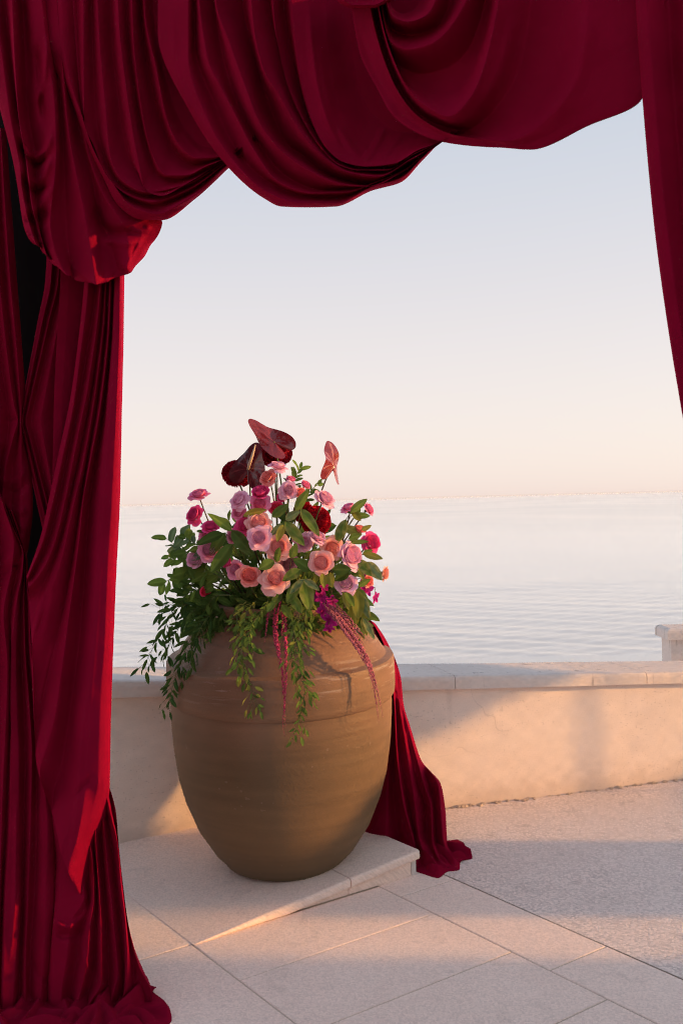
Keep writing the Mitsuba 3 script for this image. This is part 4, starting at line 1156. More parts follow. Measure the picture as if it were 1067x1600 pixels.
def sprig(name, label, pts, spec, cat='leafy branch', group=None, stem_r=0.0016, stem_c=STEM_C, twigs=0.0, lead=0.22):
    """spec: (leaf length, width, count, colours, edge, spread angle, seed)"""
    L, W, n, cols, edge, spread, seed = spec
    g = np.random.default_rng(seed)
    pts = np.asarray(pts, float)
    c = curve(pts, 60)
    k = thing(name, label, cat, group)
    tb = tube(c[::3], [stem_r * 1.3, stem_r * 0.6], 5)
    part(k, 'stem', plain(tb, stem_c))
    tg = np.gradient(c, axis=0)
    for i in range(n):
        t = lead + (1 - lead) * (i + 0.5 + g.uniform(-0.35, 0.35)) / n if n > 1 else 0.9
        j = min(58, max(0, int(t * 59)))
        d = tg[j] / np.linalg.norm(tg[j])
        side = np.cross(d, [0.1, -1, 0.2]); side /= np.linalg.norm(side)
        sgn = 1 if i % 2 else -1
        up = np.array([0.0, -1.0, 0.55]) + g.normal(0, 0.5, 3)
        root = c[j]
        if twigs and g.random() < twigs:                     # a short side shoot that carries the leaf away from the stem
            q = root + (d * g.uniform(0.2, 0.9) + side * sgn * g.uniform(0.4, 1.1) + np.array([0, -0.4, -0.3])) * g.uniform(0.012, 0.034)
            tw = tube([root, (root + q) / 2 + [0, 0, 0.002], q], stem_r * 0.5, 4)
            part(k, 'twig', plain(tw, stem_c))
            root = q
        dd = d * (0.75 if i < n - 1 else 2.0) + side * sgn * spread * g.uniform(0.35, 1.25) + g.normal(0, 0.28, 3) + np.array([0, 0, -0.35 if twigs else 0])
        s = g.uniform(0.62, 1.22)
        part(k, 'leaf', leaf_mesh(root, dd, up, L * s, W * s * g.uniform(0.85, 1.15), cols[g.integers(len(cols))], edge * g.uniform(0.3, 1.0), int(g.integers(1 << 30)), droop=g.uniform(-0.1, 0.6), small=L < 0.045))
    return k


# big single leaves read off the photograph: base, tip, width in photograph pixels, colour, variegated edge, what it is
BIG = [
    ((363, 830), (330, 805), 17, 'bright', 0.0), ((362, 829), (392, 864), 26, 'dark', 0.15), ((352, 832), (331, 863), 23, 'mid', 0.0), ((349, 833), (312, 848), 22, 'dark', 0.0),
    ((362, 850), (334, 889), 26, 'mid', 0.0), ((380, 806), (412, 797), 16, 'gold', 0.1), ((446, 815), (472, 848), 22, 'mid', 0.5), ((443, 820), (434, 843), 15, 'gold', 0.3),
    ((441, 818), (424, 835), 12, 'blue', 0.0), ((446, 812), (466, 800), 16, 'blue', 0.2), ((462, 798), (480, 768), 18, 'bright', 0.2), ((470, 795), (496, 832), 20, 'mid', 0.5),
    ((425, 808), (448, 790), 18, 'mid', 0.1), ((428, 876), (407, 888), 20, 'mid', 0.0), ((432, 878), (436, 858), 15, 'mid', 0.0), ((455, 872), (462, 852), 16, 'bright', 0.0),
    ((470, 890), (445, 905), 20, 'mid', 0.3), ((490, 893), (462, 875), 22, 'mid', 0.0), ((515, 895), (518, 915), 17, 'gold', 0.1), ((504, 896), (506, 916), 13, 'gold', 0.0), ((495, 893), (492, 912), 10, 'gold', 0.0),
    ((474, 905), (455, 925), 14, 'blue', 0.6), ((475, 905), (496, 920), 14, 'blue', 0.6), ((474, 906), (483, 948), 28, 'bright', 0.6), ((466, 912), (450, 938), 20, 'mid', 0.2),
    ((541, 812), (527, 845), 22, 'mid', 0.6), ((565, 835), (536, 823), 18, 'gold', 0.5), ((563, 795), (545, 800), 20, 'bright', 0.0), ((548, 800), (570, 782), 16, 'bright', 0.2), ((555, 805), (575, 806), 13, 'bright', 0.0), ((552, 801), (562, 812), 16, 'gold', 0.0),
    ((565, 828), (578, 822), 10, 'gold', 0.2), ((545, 842), (561, 836), 14, 'mid', 0.1), ((548, 848), (572, 846), 10, 'bright', 0.1), ((568, 865), (594, 872), 14, 'gold', 0.2), ((566, 866), (580, 860), 10, 'bright', 0.0),
    ((560, 875), (578, 897), 20, 'mid', 0.7), ((572, 878), (594, 903), 22, 'blue', 0.8), ((560, 888), (568, 905), 11, 'gold', 0.5), ((557, 915), (536, 917), 12, 'bright', 0.1), ((560, 916), (576, 906), 12, 'bright', 0.1),
    ((556, 920), (572, 945), 22, 'bright', 0.2), ((558, 922), (560, 962), 26, 'gold', 0.2), ((565, 930), (575, 962), 18, 'blue', 0.6), ((550, 948), (556, 973), 24, 'gold', 0.0), ((560, 955), (578, 962), 18, 'gold', 0.0), ((567, 965), (583, 995), 14, 'blue', 0.9), ((566, 964), (572, 990), 12, 'gold', 0.7),
    ((536, 925), (544, 950), 11, 'gold', 0.4), ((540, 925), (552, 945), 14, 'bright', 0.1), ((545, 893), (525, 905), 20, 'dark', 0.0), ((520, 890), (545, 890), 22, 'dark', 0.0), ((568, 958), (590, 968), 16, 'bright', 0.2),
    ((440, 925), (425, 945), 16, 'dark', 0.2), ((455, 930), (470, 955), 18, 'mid', 0.2), ((430, 940), (418, 955), 14, 'mid', 0.1), ((440, 945), (455, 965), 15, 'bright', 0.1),
]
BN = {'gold': 'yellow-green', 'bright': 'fresh green', 'mid': 'mid green', 'dark': 'dark green', 'blue': 'grey-green'}


def whereis(px, py):
    a = 'top' if py < 800 else 'upper' if py < 840 else 'middle' if py < 885 else 'lower' if py < 935 else 'lowest'
    b = 'far left' if px < 330 else 'left' if px < 390 else 'centre left' if px < 440 else 'centre right' if px < 500 else 'right' if px < 555 else 'far right'
    return f'{a} {b}'


def clock(b, t):
    a = math.degrees(math.atan2(-(t[1] - b[1]), t[0] - b[0])) % 360
    return ['right', 'up to the right', 'up', 'up to the left', 'left', 'down to the left', 'down', 'down to the right'][int(((a + 22.5) % 360) // 45)]


seen = {}
for i, (b_, t_, w_, col, edge) in enumerate(BIG):
    fr_ = 0.045 + 0.02 * math.sin(i * 2.1)
    cb = at(*b_, depth(*b_, fr_ - 0.012)); ct = at(*t_, depth(*b_, fr_ + 0.012))
    L = np.linalg.norm(ct - cb)
    text = f"{'pale-edged ' if edge > 0.45 else ''}{BN[col]} {'broad' if w_ >= 18 else 'slim'} leaf pointing {clock(b_, t_)}, {whereis(*b_)} of the arrangement"
    seen[text] = seen.get(text, 0) + 1
    if seen[text] > 1:
        text = text.replace(' leaf pointing', f" {['', 'neighbouring', 'small', 'lowest'][min(seen[text] - 1, 3)]} leaf pointing")
    k = thing('leaf_stalk', text, 'leaf')
    up = np.array([0.25 * math.sin(i * 1.7), -1, 0.25 + 0.3 * math.cos(i * 2.3)])
    part(k, 'leaf', leaf_mesh(cb, ct - cb, up, L * 1.14, w_ * 0.98 * MOUTH[1] / F_PX, col, edge, i * 13 + 1, fold=0.3, droop=0.12))
    foot = MOUTH * 0.4 + cb * 0.6 + np.array([0, 0.03, -0.05])
    tb = tube([cb, cb * 0.7 + foot * 0.3 + [0, 0.01, 0.005], foot], [0.0013, 0.0018], 5, 8)
    part(k, 'stalk', plain(tb, STEM_C))


def px3(*pts):
    return [at(p[0], p[1], depth(p[0], p[1], p[2] if len(p) > 2 else 0.0)) for p in pts]


# rounded-leaf sprigs reaching out on the left flank
LEFT = [
    ([(350, 900), (300, 868), (272, 850), (256, 838)], (0.050, 0.034, 9, ('mid', 'blue', 'bright'), 0.0, 0.9, 11), 'leafy sprig reaching up at far left with rounded grey-green leaves, highest on that side'),
    ([(350, 905), (310, 890), (285, 878), (262, 872)], (0.048, 0.032, 9, ('blue', 'mid', 'bright'), 0.0, 0.9, 12), 'leafy sprig pointing straight left with a fork of rounded leaves at its tip'),
    ([(350, 915), (310, 905), (280, 902), (254, 912)], (0.056, 0.034, 10, ('mid', 'bright'), 0.0, 0.8, 13), 'leafy sprig bending down at far left under the straight one, pale green leaves'),
    ([(355, 890), (320, 860), (300, 846), (282, 838)], (0.046, 0.030, 10, ('mid', 'blue', 'bright'), 0.0, 0.9, 14), 'leafy sprig between the far left pink roses and the lilac roses'),
    ([(360, 920), (330, 915), (305, 922), (282, 938)], (0.056, 0.030, 11, ('mid', 'bright', 'dark'), 0.0, 0.8, 15), 'leafy sprig with broad leaves drooping below the lilac roses'),
    ([(360, 930), (340, 930), (325, 945), (312, 962)], (0.050, 0.028, 10, ('dark', 'mid'), 0.0, 0.8, 16), 'dark leafy sprig hanging over the left shoulder of the jar'),
    ([(355, 880), (330, 850), (322, 835), (318, 826)], (0.040, 0.022, 6, ('mid', 'bright'), 0.0, 0.7, 17), 'small upright leafy sprig below the deep pink roses at left'),
    ([(360, 910), (330, 895), (312, 890), (292, 892)], (0.054, 0.034, 10, ('mid', 'bright'), 0.0, 0.9, 18), 'bushy green sprig right under the left-facing lilac rose'),
    ([(445, 800), (452, 775), (458, 755), (470, 730)], (0.040, 0.018, 10, ('mid', 'bright'), 0.0, 0.9, 19), 'narrow leafy tip rising behind the high lavender rose'),
    ([(470, 800), (480, 775), (490, 762), (500, 756)], (0.036, 0.017, 7, ('bright', 'mid'), 0.1, 0.8, 20), 'short leafy sprig just right of the rising leafy tip'),
]
for pts, spec, lab in LEFT:
    sprig('leafy_sprig', lab, px3(*pts), (spec[0] * 1.25, spec[1] * 1.35, int(spec[2] * 1.7), *spec[3:]))
# filler in the heart of the arrangement, alike and mostly hidden
fl = np.random.default_rng(77)
DIRS = ('left', 'forward left', 'forward, slightly left', 'forward, slightly right', 'forward right', 'right')
TIERS = ((0.10, 'low down'), (0.36, 'at mid height'), (0.62, 'in the upper half'), (0.90, 'near the top'))
for ti, (h0_, tn) in enumerate(TIERS):
    for di, dn in enumerate(DIRS):
        a = -1.65 + 3.3 * di / 5 + fl.uniform(-0.15, 0.15)
        h_ = h0_ + fl.uniform(-0.06, 0.06)
        rad = 0.30 * math.sqrt(1 - 0.80 * h_ ** 2)
        tip = MOUTH + np.array([math.sin(a) * rad * 1.08, -math.cos(a) * rad * 0.88, -0.01 + 0.42 * h_])
        foot = MOUTH + np.array([math.sin(a) * 0.06, -math.cos(a) * 0.06, -0.04])
        mid = (tip + foot) / 2 + np.array([math.sin(a) * 0.02, -math.cos(a) * 0.02, 0.05])
        sprig('filler_sprig', f'dark leafy sprig among the roses {tn}, pointing {dn}', [foot, mid, tip],
              (0.070, 0.036, 22, ('mid', 'bright', 'dark', 'bright', 'gold') if math.sin(a) > 0.3 else ('dark', 'mid', 'mid'), 0.15, 0.85, 300 + ti * 10 + di), lead=0.1)
RIM = ('at the far left', 'at the left', 'left of the yellow vines', 'behind the yellow vines', 'left of the tassels', 'behind the middle vine', 'right of the middle vine', 'at the right', 'at the far right')
for i, rn in enumerate(RIM):
    a = -1.5 + 3.0 * i / 8
    foot = MOUTH + np.array([math.sin(a) * 0.10, -math.cos(a) * 0.10, 0.02])
    tip = MOUTH + np.array([math.sin(a) * 0.31, -math.cos(a) * 0.28, -0.03 - 0.02 * (i % 3)])
    sprig('rim_sprig', f'leafy sprig lying over the rim of the jar {rn}', [foot, (foot + tip) / 2 + [0, 0, 0.05], tip],
          (0.064, 0.036, 14, ('dark', 'mid', 'dark') if i < 6 else ('mid', 'bright', 'dark', 'gold'), 0.1, 0.85, 360 + i), lead=0.1)


for i, rn in enumerate(RIM):
    a = -1.35 + 2.5 * i / 8
    foot = MOUTH + np.array([math.sin(a) * 0.14, -math.cos(a) * 0.14, 0.05])
    tip = MOUTH + np.array([math.sin(a) * 0.36, -math.cos(a) * 0.30, -0.06 - 0.015 * (i * 5 % 4)])
    sprig('drooping_sprig', f'leafy sprig drooping below the rim of the jar {rn}', [foot, (foot + tip) / 2 + [0, 0, 0.05], tip],
          (0.062, 0.032, 26, ('dark', 'mid', 'mid') if i < 6 else ('mid', 'bright', 'dark', 'gold'), 0.1, 0.85, 460 + i), lead=0.1)


# trailing pointed-leaf vines
def trail(label, pts, n, seed, L=0.042, W=0.013, cols=('ruscus', 'dark'), edge=0.0, name='trailing_vine', spread=0.75):
    return sprig(name, label, pts, (L * 1.08, W * 1.25, int(n * 1.9), cols, edge, spread, seed), cat='trailing vine', stem_r=0.0012, twigs=0.5, lead=0.04)


def hang(*pts):
    """points with (px, py, distance in front of the jar's centre)"""
    lean = lambda py: math.tan(math.radians(3.4)) * max(0.0, 1.44 - (py - 783) / F_PX * YJ)
    return [at(p[0], p[1], YJ - p[2] - 0.012 - lean(p[1])) for p in pts]


trail('longest dark pointed-leaf vine at far left, arching out and down past the wall top', hang((350, 935, 0.10), (310, 940, 0.16), (275, 952, 0.22), (255, 985, 0.26), (238, 1015, 0.27), (222, 1048, 0.27)), 30, 41)
trail('dark pointed-leaf vine hanging down the left side of the jar, longest there', hang((350, 945, 0.12), (320, 965, 0.20), (300, 995, 0.26), (284, 1030, 0.28), (272, 1065, 0.27), (263, 1108, 0.26)), 30, 42)
trail('dark pointed-leaf vine spreading left over the sea just below the bushy sprigs', hang((345, 930, 0.08), (315, 935, 0.12), (285, 945, 0.16), (262, 945, 0.18), (245, 950, 0.18)), 20, 43)
trail('short dark pointed-leaf vine on the left shoulder of the jar', hang((350, 950, 0.14), (330, 960, 0.22), (312, 985, 0.28), (300, 1020, 0.30), (298, 1045, 0.31)), 20, 44)
trail('pointed-leaf vine sweeping left between two longer ones', hang((345, 938, 0.12), (310, 950, 0.20), (285, 975, 0.24), (268, 1000, 0.25), (255, 1030, 0.25)), 24, 45)
trail('sunlit yellow-green vine hanging on the jar left of the pink tassels', hang((385, 940, 0.28), (370, 965, 0.36), (372, 1000, 0.40), (380, 1035, 0.445), (390, 1070, 0.455), (402, 1108, 0.46)), 34, 46, 0.030, 0.012, ('gold', 'bright', 'mid', 'dark'), 0.1)
trail('second yellow-green vine crowding the jar rim left of centre', hang((400, 940, 0.28), (385, 960, 0.37), (380, 990, 0.40), (378, 1020, 0.44), (368, 1045, 0.45)), 24, 47, 0.030, 0.012, ('bright', 'mid', 'gold'), 0.0)
trail('bushy green vine falling over the middle of the jar rim', hang((455, 930, 0.28), (455, 960, 0.36), (462, 1000, 0.41), (470, 1040, 0.455), (476, 1080, 0.465), (470, 1115, 0.467), (461, 1152, 0.467)), 42, 48, 0.030, 0.0105, ('mid', 'bright', 'dark'), 0.1)
trail('green vine right of the pink tassels, ending in a fork low on the jar', hang((470, 935, 0.28), (468, 965, 0.36), (456, 1000, 0.41), (458, 1030, 0.45), (470, 1060, 0.46), (484, 1085, 0.465)), 32, 49, 0.030, 0.0105, ('mid', 'bright', 'mid'), 0.0)
trail('short tangled green vine just right of the mouth centre', hang((470, 930, 0.26), (478, 950, 0.33), (476, 975, 0.37), (468, 1000, 0.41), (478, 1015, 0.43)), 22, 50, 0.028, 0.011, ('mid', 'bright', 'gold'), 0.0)
trail('short tangled dark vine between the yellow vine and the tassels', hang((420, 935, 0.27), (410, 955, 0.35), (395, 975, 0.39), (388, 1000, 0.42), (400, 1018, 0.44)), 22, 51, 0.030, 0.013, ('dark', 'mid', 'bright'), 0.0)


# --- anthuriums
def spathe(centre, tip_dir, normal, size, aspect, seed, cup=0.15, ripple=0.06, fold=0.0):
    """heart-shaped leaf-like bract: +x towards the tip, the sinus at the stalk"""
    nr, nt = 20, 127
    g, t = np.meshgrid(np.linspace(0.0, 1, nr), np.linspace(-np.pi, np.pi, nt), indexing='ij')
    at_ = np.abs(t)
    R = 0.62 + 0.40 * np.exp(-(at_ / 0.42) ** 2) + 0.20 * np.exp(-((at_ - 2.25) / 0.55) ** 2) - 0.42 * np.exp(-((at_ - np.pi) / 0.30) ** 2)
    x, y = g * R * np.cos(t), g * R * np.sin(t) * aspect
    rr = g * R
    z = -cup * (rr ** 2) + ripple * g ** 2 * np.sin(3 * t + seed) + 0.012 * np.sin(t * 5 + g * 4) * g * (1 - g) * 3 + fold * np.abs(y)
    z = z + 0.030 * (mfbm(np.dstack([x * 5 + seed, y * 5, 0 * x]), 3, seed) - 0.5) * np.clip(g * 2, 0, 1)
    P_ = np.dstack([x, y, z]) * size
    X = np.asarray(tip_dir, float); Z = np.asarray(normal, float); Z /= np.linalg.norm(Z)
    X = X - Z * (X @ Z); X /= np.linalg.norm(X)
    Y_ = np.cross(Z, X)
    return P_.reshape(-1, 3) @ np.stack([X, Y_, Z]) + centre, P_.shape, g, t


def anthurium(label, c, tip_dir, normal, size, aspect, col, vein_c, stem_pts, seed, spadix=None, **kw):
    k = thing('anthurium', label, 'anthurium')
    v, shp, g, t = spathe(c, tip_dir, normal, size, aspect, seed, **kw)
    shade = np.tile(np.array(col, float), (len(v), 1))
    vn = (np.min([np.abs(np.abs(t.ravel()) - q_ - 0.25 * g.ravel() * (q_ > 0)) for q_ in (0.0, 0.5, 1.1, 1.8, 2.5)], 0) < 0.05) & (g.ravel() > 0.05) & (g.ravel() < 0.93)
    shade[vn] = vein_c
    shade *= np.random.default_rng(seed).uniform(0.85, 1.15, (len(shade), 1))
    part(k, 'spathe', painted(mesh_grid(v.reshape(shp)), 'waxy', shade, col, vein_c))
    tb = tube(stem_pts, [0.0030, 0.0040], 7, 18)
    part(k, 'stem', plain(tb, (0.14, 0.17, 0.05) if seed != 3 else DARK_STEM))
    if spadix is not None:
        sp = tube(spadix, [0.0052, 0.0060, 0.0050, 0.0022], 9, 14)
        part(k, 'spadix', plain(sp, (0.62, 0.46, 0.30)))


Ya = MOUTH[1] - 0.05
c1 = at(428, 690, Ya - 0.02)
td = at(384, 653, Ya + 0.00) - c1
anthurium('tallest dark red anthurium, tipped up to the left and seen from behind', c1, td, (0.10, -1, 0.45), 0.128, 0.62, (0.21, 0.011, 0.015), (0.27, 0.024, 0.024),
          [c1, at(433, 712, Ya - 0.02), at(438, 745, Ya), at(444, 800, Ya + 0.02), MOUTH], 1, cup=-0.10, ripple=0.07)
c2 = at(388, 733, Ya - 0.10)
td = at(404, 694, Ya - 0.07) - c2
anthurium('blackish red heart-shaped anthurium facing forward with a cream spike', c2, td, (-0.25, -1, 0.12), 0.106, 0.95, (0.085, 0.010, 0.015), (0.16, 0.03, 0.035),
          [c2, at(390, 745, Ya - 0.04), at(392, 790, Ya), at(410, 850, Ya + 0.04), MOUTH], 2, spadix=[c2 + [0, -0.004, 0], at(391, 722, Ya - 0.135), at(395, 710, Ya - 0.14), at(399, 695, Ya - 0.135)], cup=0.16, ripple=0.05)
c3 = at(518, 727, Ya + 0.02)
td = at(531, 690, Ya + 0.02) - c3
anthurium('red anthurium seen edge-on at upper right on a long dark stem', at(521, 727, Ya + 0.02), at(531, 690, Ya + 0.05) - at(521, 735, Ya + 0.02), (0.86, -0.50, 0.15), 0.108, 0.85, (0.20, 0.014, 0.02), (0.40, 0.14, 0.13),
          [c3, at(508, 752, Ya + 0.01), at(494, 790, Ya), at(472, 840, Ya + 0.02), MOUTH], 3, cup=0.22, ripple=0.12)


# --- cockscombs: heads of crowded crimped ruffles
def cockscomb(label, px, py, rx, ry, Yc, col, seed, name='cockscomb'):
    g = np.random.default_rng(seed)
    c = at(px, py, Yc)
    s = Yc / F_PX
    vs, fs, cs, n0 = [], [], [], 0
    core = trimesh.creation.icosphere(3, 1.0)
    core.vertices *= np.array([rx, 0.75 * (rx + ry) / 2, ry]) * s * 0.80
    core.vertices *= (1 + 0.10 * (mnoise(core.vertices * 60, seed)[:, None] - 0.5))
    for i in range(150):
        z = g.uniform(-0.9, 1)
        a = g.uniform(0, 6.283)
        d = np.array([math.cos(a) * math.sqrt(1 - z * z), math.sin(a) * math.sqrt(1 - z * z), z])
        M = frame(d, spin=g.uniform(0, 6.28))
        u = np.linspace(-1, 1, 9)
        h0 = np.linspace(0, 1, 3)
        uu, hh = np.meshgrid(u, h0, indexing='ij')
        q = np.dstack([uu * 5.5, 1.8 * np.sin(uu * 7 + g.uniform(0, 6)) * (0.3 + hh), hh * 5.5 - 1.5])
        v = (q.reshape(-1, 3) @ M.T) * s + d * np.array([rx, 0.75 * (rx + ry) / 2, ry]) * s * 0.80
        m = mesh_grid(v.reshape(q.shape))
        vs.append(m.vertices); fs.append(m.faces + n0); n0 += len(v)
        cs.append(np.tile(np.array(col) * g.uniform(0.65, 1.35), (len(v), 1)) * (0.7 + 0.5 * hh.ravel()[:, None]))
    k = thing(name, label, 'cockscomb')
    m = trimesh.Trimesh(np.vstack(vs) + c, np.vstack(fs), process=False)
    part(k, 'ruffles', painted(m, 'petal', np.vstack(cs), col))
    core.vertices += c
    part(k, 'head', painted(core, 'fuzzy', np.array(col) * 0.7, col))
    tb = tube([c - [0, 0, ry * s * 0.5], c * 0.5 + MOUTH * 0.5 + [0, 0, 0.02], MOUTH], 0.0035, 6, 12)
    part(k, 'stem', plain(tb, STEM_C))


cockscomb('dark crimson cockscomb behind the tallest anthurium', 429, 709, 30, 21, Ya + 0.06, (0.34, 0.012, 0.030), 5)
cockscomb('dark crimson cockscomb behind the heart-shaped anthurium', 372, 740, 27, 22, Ya - 0.01, (0.30, 0.012, 0.028), 6)
cockscomb('red cockscomb low on the right side behind the variegated leaves', 494, 815, 24, 26, Ya - 0.14, (0.50, 0.015, 0.035), 7)
cockscomb('small red cockscomb deep between the high roses and the centre leaves', 474, 800, 14, 18, Ya - 0.12, (0.46, 0.014, 0.03), 8)


# --- orchids
def orchid(px, py, size, face, Yc, label, seed):
    g = np.random.default_rng(seed)
    c = at(px, py, Yc)
    M = frame(face, spin=g.uniform(0, 6.28))
    k = thing('orchid', label, 'orchid')
    s = size * Yc / F_PX
    for i in range(5):
        a = i * 2 * math.pi / 5 + g.uniform(-0.15, 0.15)
        wd_ = 0.42 if i % 2 else 0.30
        P_, aa, bb = leaf_grid(0.52 * s, wd_ * s * 1.25, 0.2, -0.25, 7, 5)
        r2_ = np.array([[math.cos(a), -math.sin(a), 0], [math.sin(a), math.cos(a), 0], [0, 0, 1]])
        v = P_.reshape(-1, 3) @ r2_.T @ M.T + c
        col = np.array([0.42, 0.012, 0.20]) * (0.75 + 0.6 * bb.ravel()[:, None]) * g.uniform(0.8, 1.2) + np.array([0.08, 0.02, 0.10]) * (np.abs(aa.ravel())[:, None] > 0.4)
        part(k, 'petal', painted(mesh_grid(v.reshape(P_.shape)), 'petal', col, (0.42, 0.012, 0.20), (0.35, 0.10, 0.42)))
    P_, aa, bb = leaf_grid(0.34 * s, 0.22 * s, 0.9, 0.5, 6, 5)
    v = P_.reshape(-1, 3) @ np.stack([-M[:, 1] * 0.7 + M[:, 2] * 0.7, M[:, 0], M[:, 2] * 0.7 + M[:, 1] * 0.7]) + c + M[:, 2] * 0.003
    part(k, 'lip', painted(mesh_grid(v.reshape(P_.shape)), 'petal', (0.30, 0.01, 0.12), (0.30, 0.01, 0.12)))
    tb = tube([c, c + [0, 0.03, 0.04], MOUTH + [0.12, -0.12, 0.05]], 0.0014, 5, 8)
    part(k, 'stalk', plain(tb, (0.16, 0.08, 0.06)))


Yo = YJ - 0.30
for row in [
    (489, 930, 22, (-0.3, -1, 0.2), Yo, 'magenta orchid bloom highest on the spray at the jar mouth, left end'),
    (502, 934, 24, (0.3, -1, 0.3), Yo - 0.01, 'violet-pink orchid bloom beside the left end of the spray'),
    (506, 953, 26, (-0.2, -1, 0.0), Yo - 0.03, 'magenta orchid bloom in the middle of the spray over the jar shoulder'),
    (516, 968, 28, (-0.1, -1, -0.2), Yo - 0.05, 'lower magenta orchid bloom lying on the jar shoulder'),
    (514, 981, 20, (0.1, -0.8, -0.6), Yo - 0.06, 'lowest magenta orchid bloom at the tip of the spray'),
    (506, 917, 18, (0.2, -0.9, 0.5), Yo + 0.01, 'dark red orchid bloom above the spray, under the round peach rose'),
    (570, 903, 22, (0.5, -0.8, 0.3), Yo + 0.05, 'purple orchid bloom at the right edge behind the variegated leaf'),
    (573, 921, 24, (0.4, -0.9, 0.0), Yo + 0.04, 'magenta orchid bloom at the right edge in the middle of three'),
    (586, 934, 22, (0.8, -0.5, -0.2), Yo + 0.05, 'pink-tipped orchid bloom lowest of the three at the right edge'),
    (518, 940, 22, (0.3, -0.9, 0.3), Yo - 0.01, 'shaded magenta orchid bloom where the pink tassels begin'),
]:
    orchid(*row, seed=int(row[0] * 3 + row[1]))


# --- hanging amaranth tassels
def amaranth(label, paths, col, seed):
    g = np.random.default_rng(seed)
    k = thing('hanging_amaranth', label, 'amaranth')
    bead = trimesh.creation.icosphere(0, 1.0)
    for pts, r0 in paths:
        c = curve(hang(*pts), 400)
        L = np.linalg.norm(np.diff(c, axis=0), axis=1).sum()
        n = int(L / 0.0016)
        vs, fs, cs = [], [], []
        for i in range(n):
            t = i / (n - 1)
            j = min(398, int(t * 399))
            rad = r0 * (0.6 + 0.5 * math.sin(math.pi * min(1, t * 1.1)) ** 0.7) * (1 - 0.65 * t ** 3)
            d = g.normal(0, 1, 3)
            d /= np.linalg.norm(d)
            v = bead.vertices * rad * g.uniform(0.35, 0.75) * [1, 1, 1.2] + c[j] + d * rad * 0.85
            fs.append(bead.faces + len(vs) * 12); vs.append(v)
            cs.append(np.tile(np.array(col) * g.uniform(0.6, 1.45), (12, 1)))
        m = trimesh.Trimesh(np.vstack(vs), np.vstack(fs), process=False)
        part(k, 'tassel', painted(m, 'fuzzy', np.vstack(cs), col))


AM = (0.40, 0.125, 0.165)
amaranth('pair of thin crimson pink amaranth tassels hanging down the middle of the jar', [
    ([(438, 940, 0.28), (432, 975, 0.38), (436, 1020, 0.45), (442, 1060, 0.46), (444, 1100, 0.47), (442, 1130, 0.47), (445, 1150, 0.47)], 0.0050),
    ([(445, 945, 0.28), (446, 985, 0.39), (447, 1025, 0.455), (446, 1075, 0.468), (445, 1110, 0.472), (446, 1138, 0.472)], 0.0050),
    ([(430, 945, 0.27), (428, 985, 0.39), (433, 1020, 0.45), (438, 1050, 0.458)], 0.0042),
    ([(420, 950, 0.27), (416, 985, 0.39), (412, 1012, 0.43)], 0.0036),
    ([(440, 945, 0.27), (441, 975, 0.38), (440, 1006, 0.43)], 0.0040)], (0.42, 0.05, 0.12), 61)
amaranth('thick bunch of dusty pink amaranth tassels sweeping down the right shoulder of the jar', [
    ([(515, 945, 0.28), (545, 985, 0.33), (570, 1025, 0.36), (583, 1065, 0.36), (588, 1100, 0.37), (592, 1130, 0.37)], 0.0060),
    ([(518, 948, 0.28), (550, 990, 0.33), (575, 1030, 0.355), (587, 1070, 0.36), (594, 1100, 0.36), (598, 1121, 0.36)], 0.0056),
    ([(512, 950, 0.30), (538, 985, 0.35), (562, 1020, 0.38), (577, 1050, 0.38), (582, 1080, 0.38)], 0.0060),
    ([(520, 945, 0.27), (548, 975, 0.31), (565, 990, 0.31), (575, 1002, 0.31)], 0.0046),
    ([(516, 950, 0.29), (545, 992, 0.34), (566, 1020, 0.37), (578, 1048, 0.37), (584, 1075, 0.37)], 0.0056),
    ([(522, 942, 0.27), (545, 965, 0.30), (562, 985, 0.31), (572, 996, 0.31)], 0.0044),
    ([(510, 955, 0.30), (530, 975, 0.35), (552, 1005, 0.38), (570, 1035, 0.39)], 0.0050),
    ([(508, 948, 0.29), (530, 968, 0.33), (555, 995, 0.36)], 0.0050), ([(514, 944, 0.28), (540, 978, 0.34), (565, 1012, 0.37), (580, 1042, 0.37)], 0.0056),
    ([(518, 946, 0.27), (542, 972, 0.31), (560, 995, 0.33), (572, 1015, 0.34)], 0.0052), ([(506, 944, 0.29), (522, 962, 0.33), (540, 990, 0.37), (556, 1010, 0.385)], 0.0048)], AM, 62)

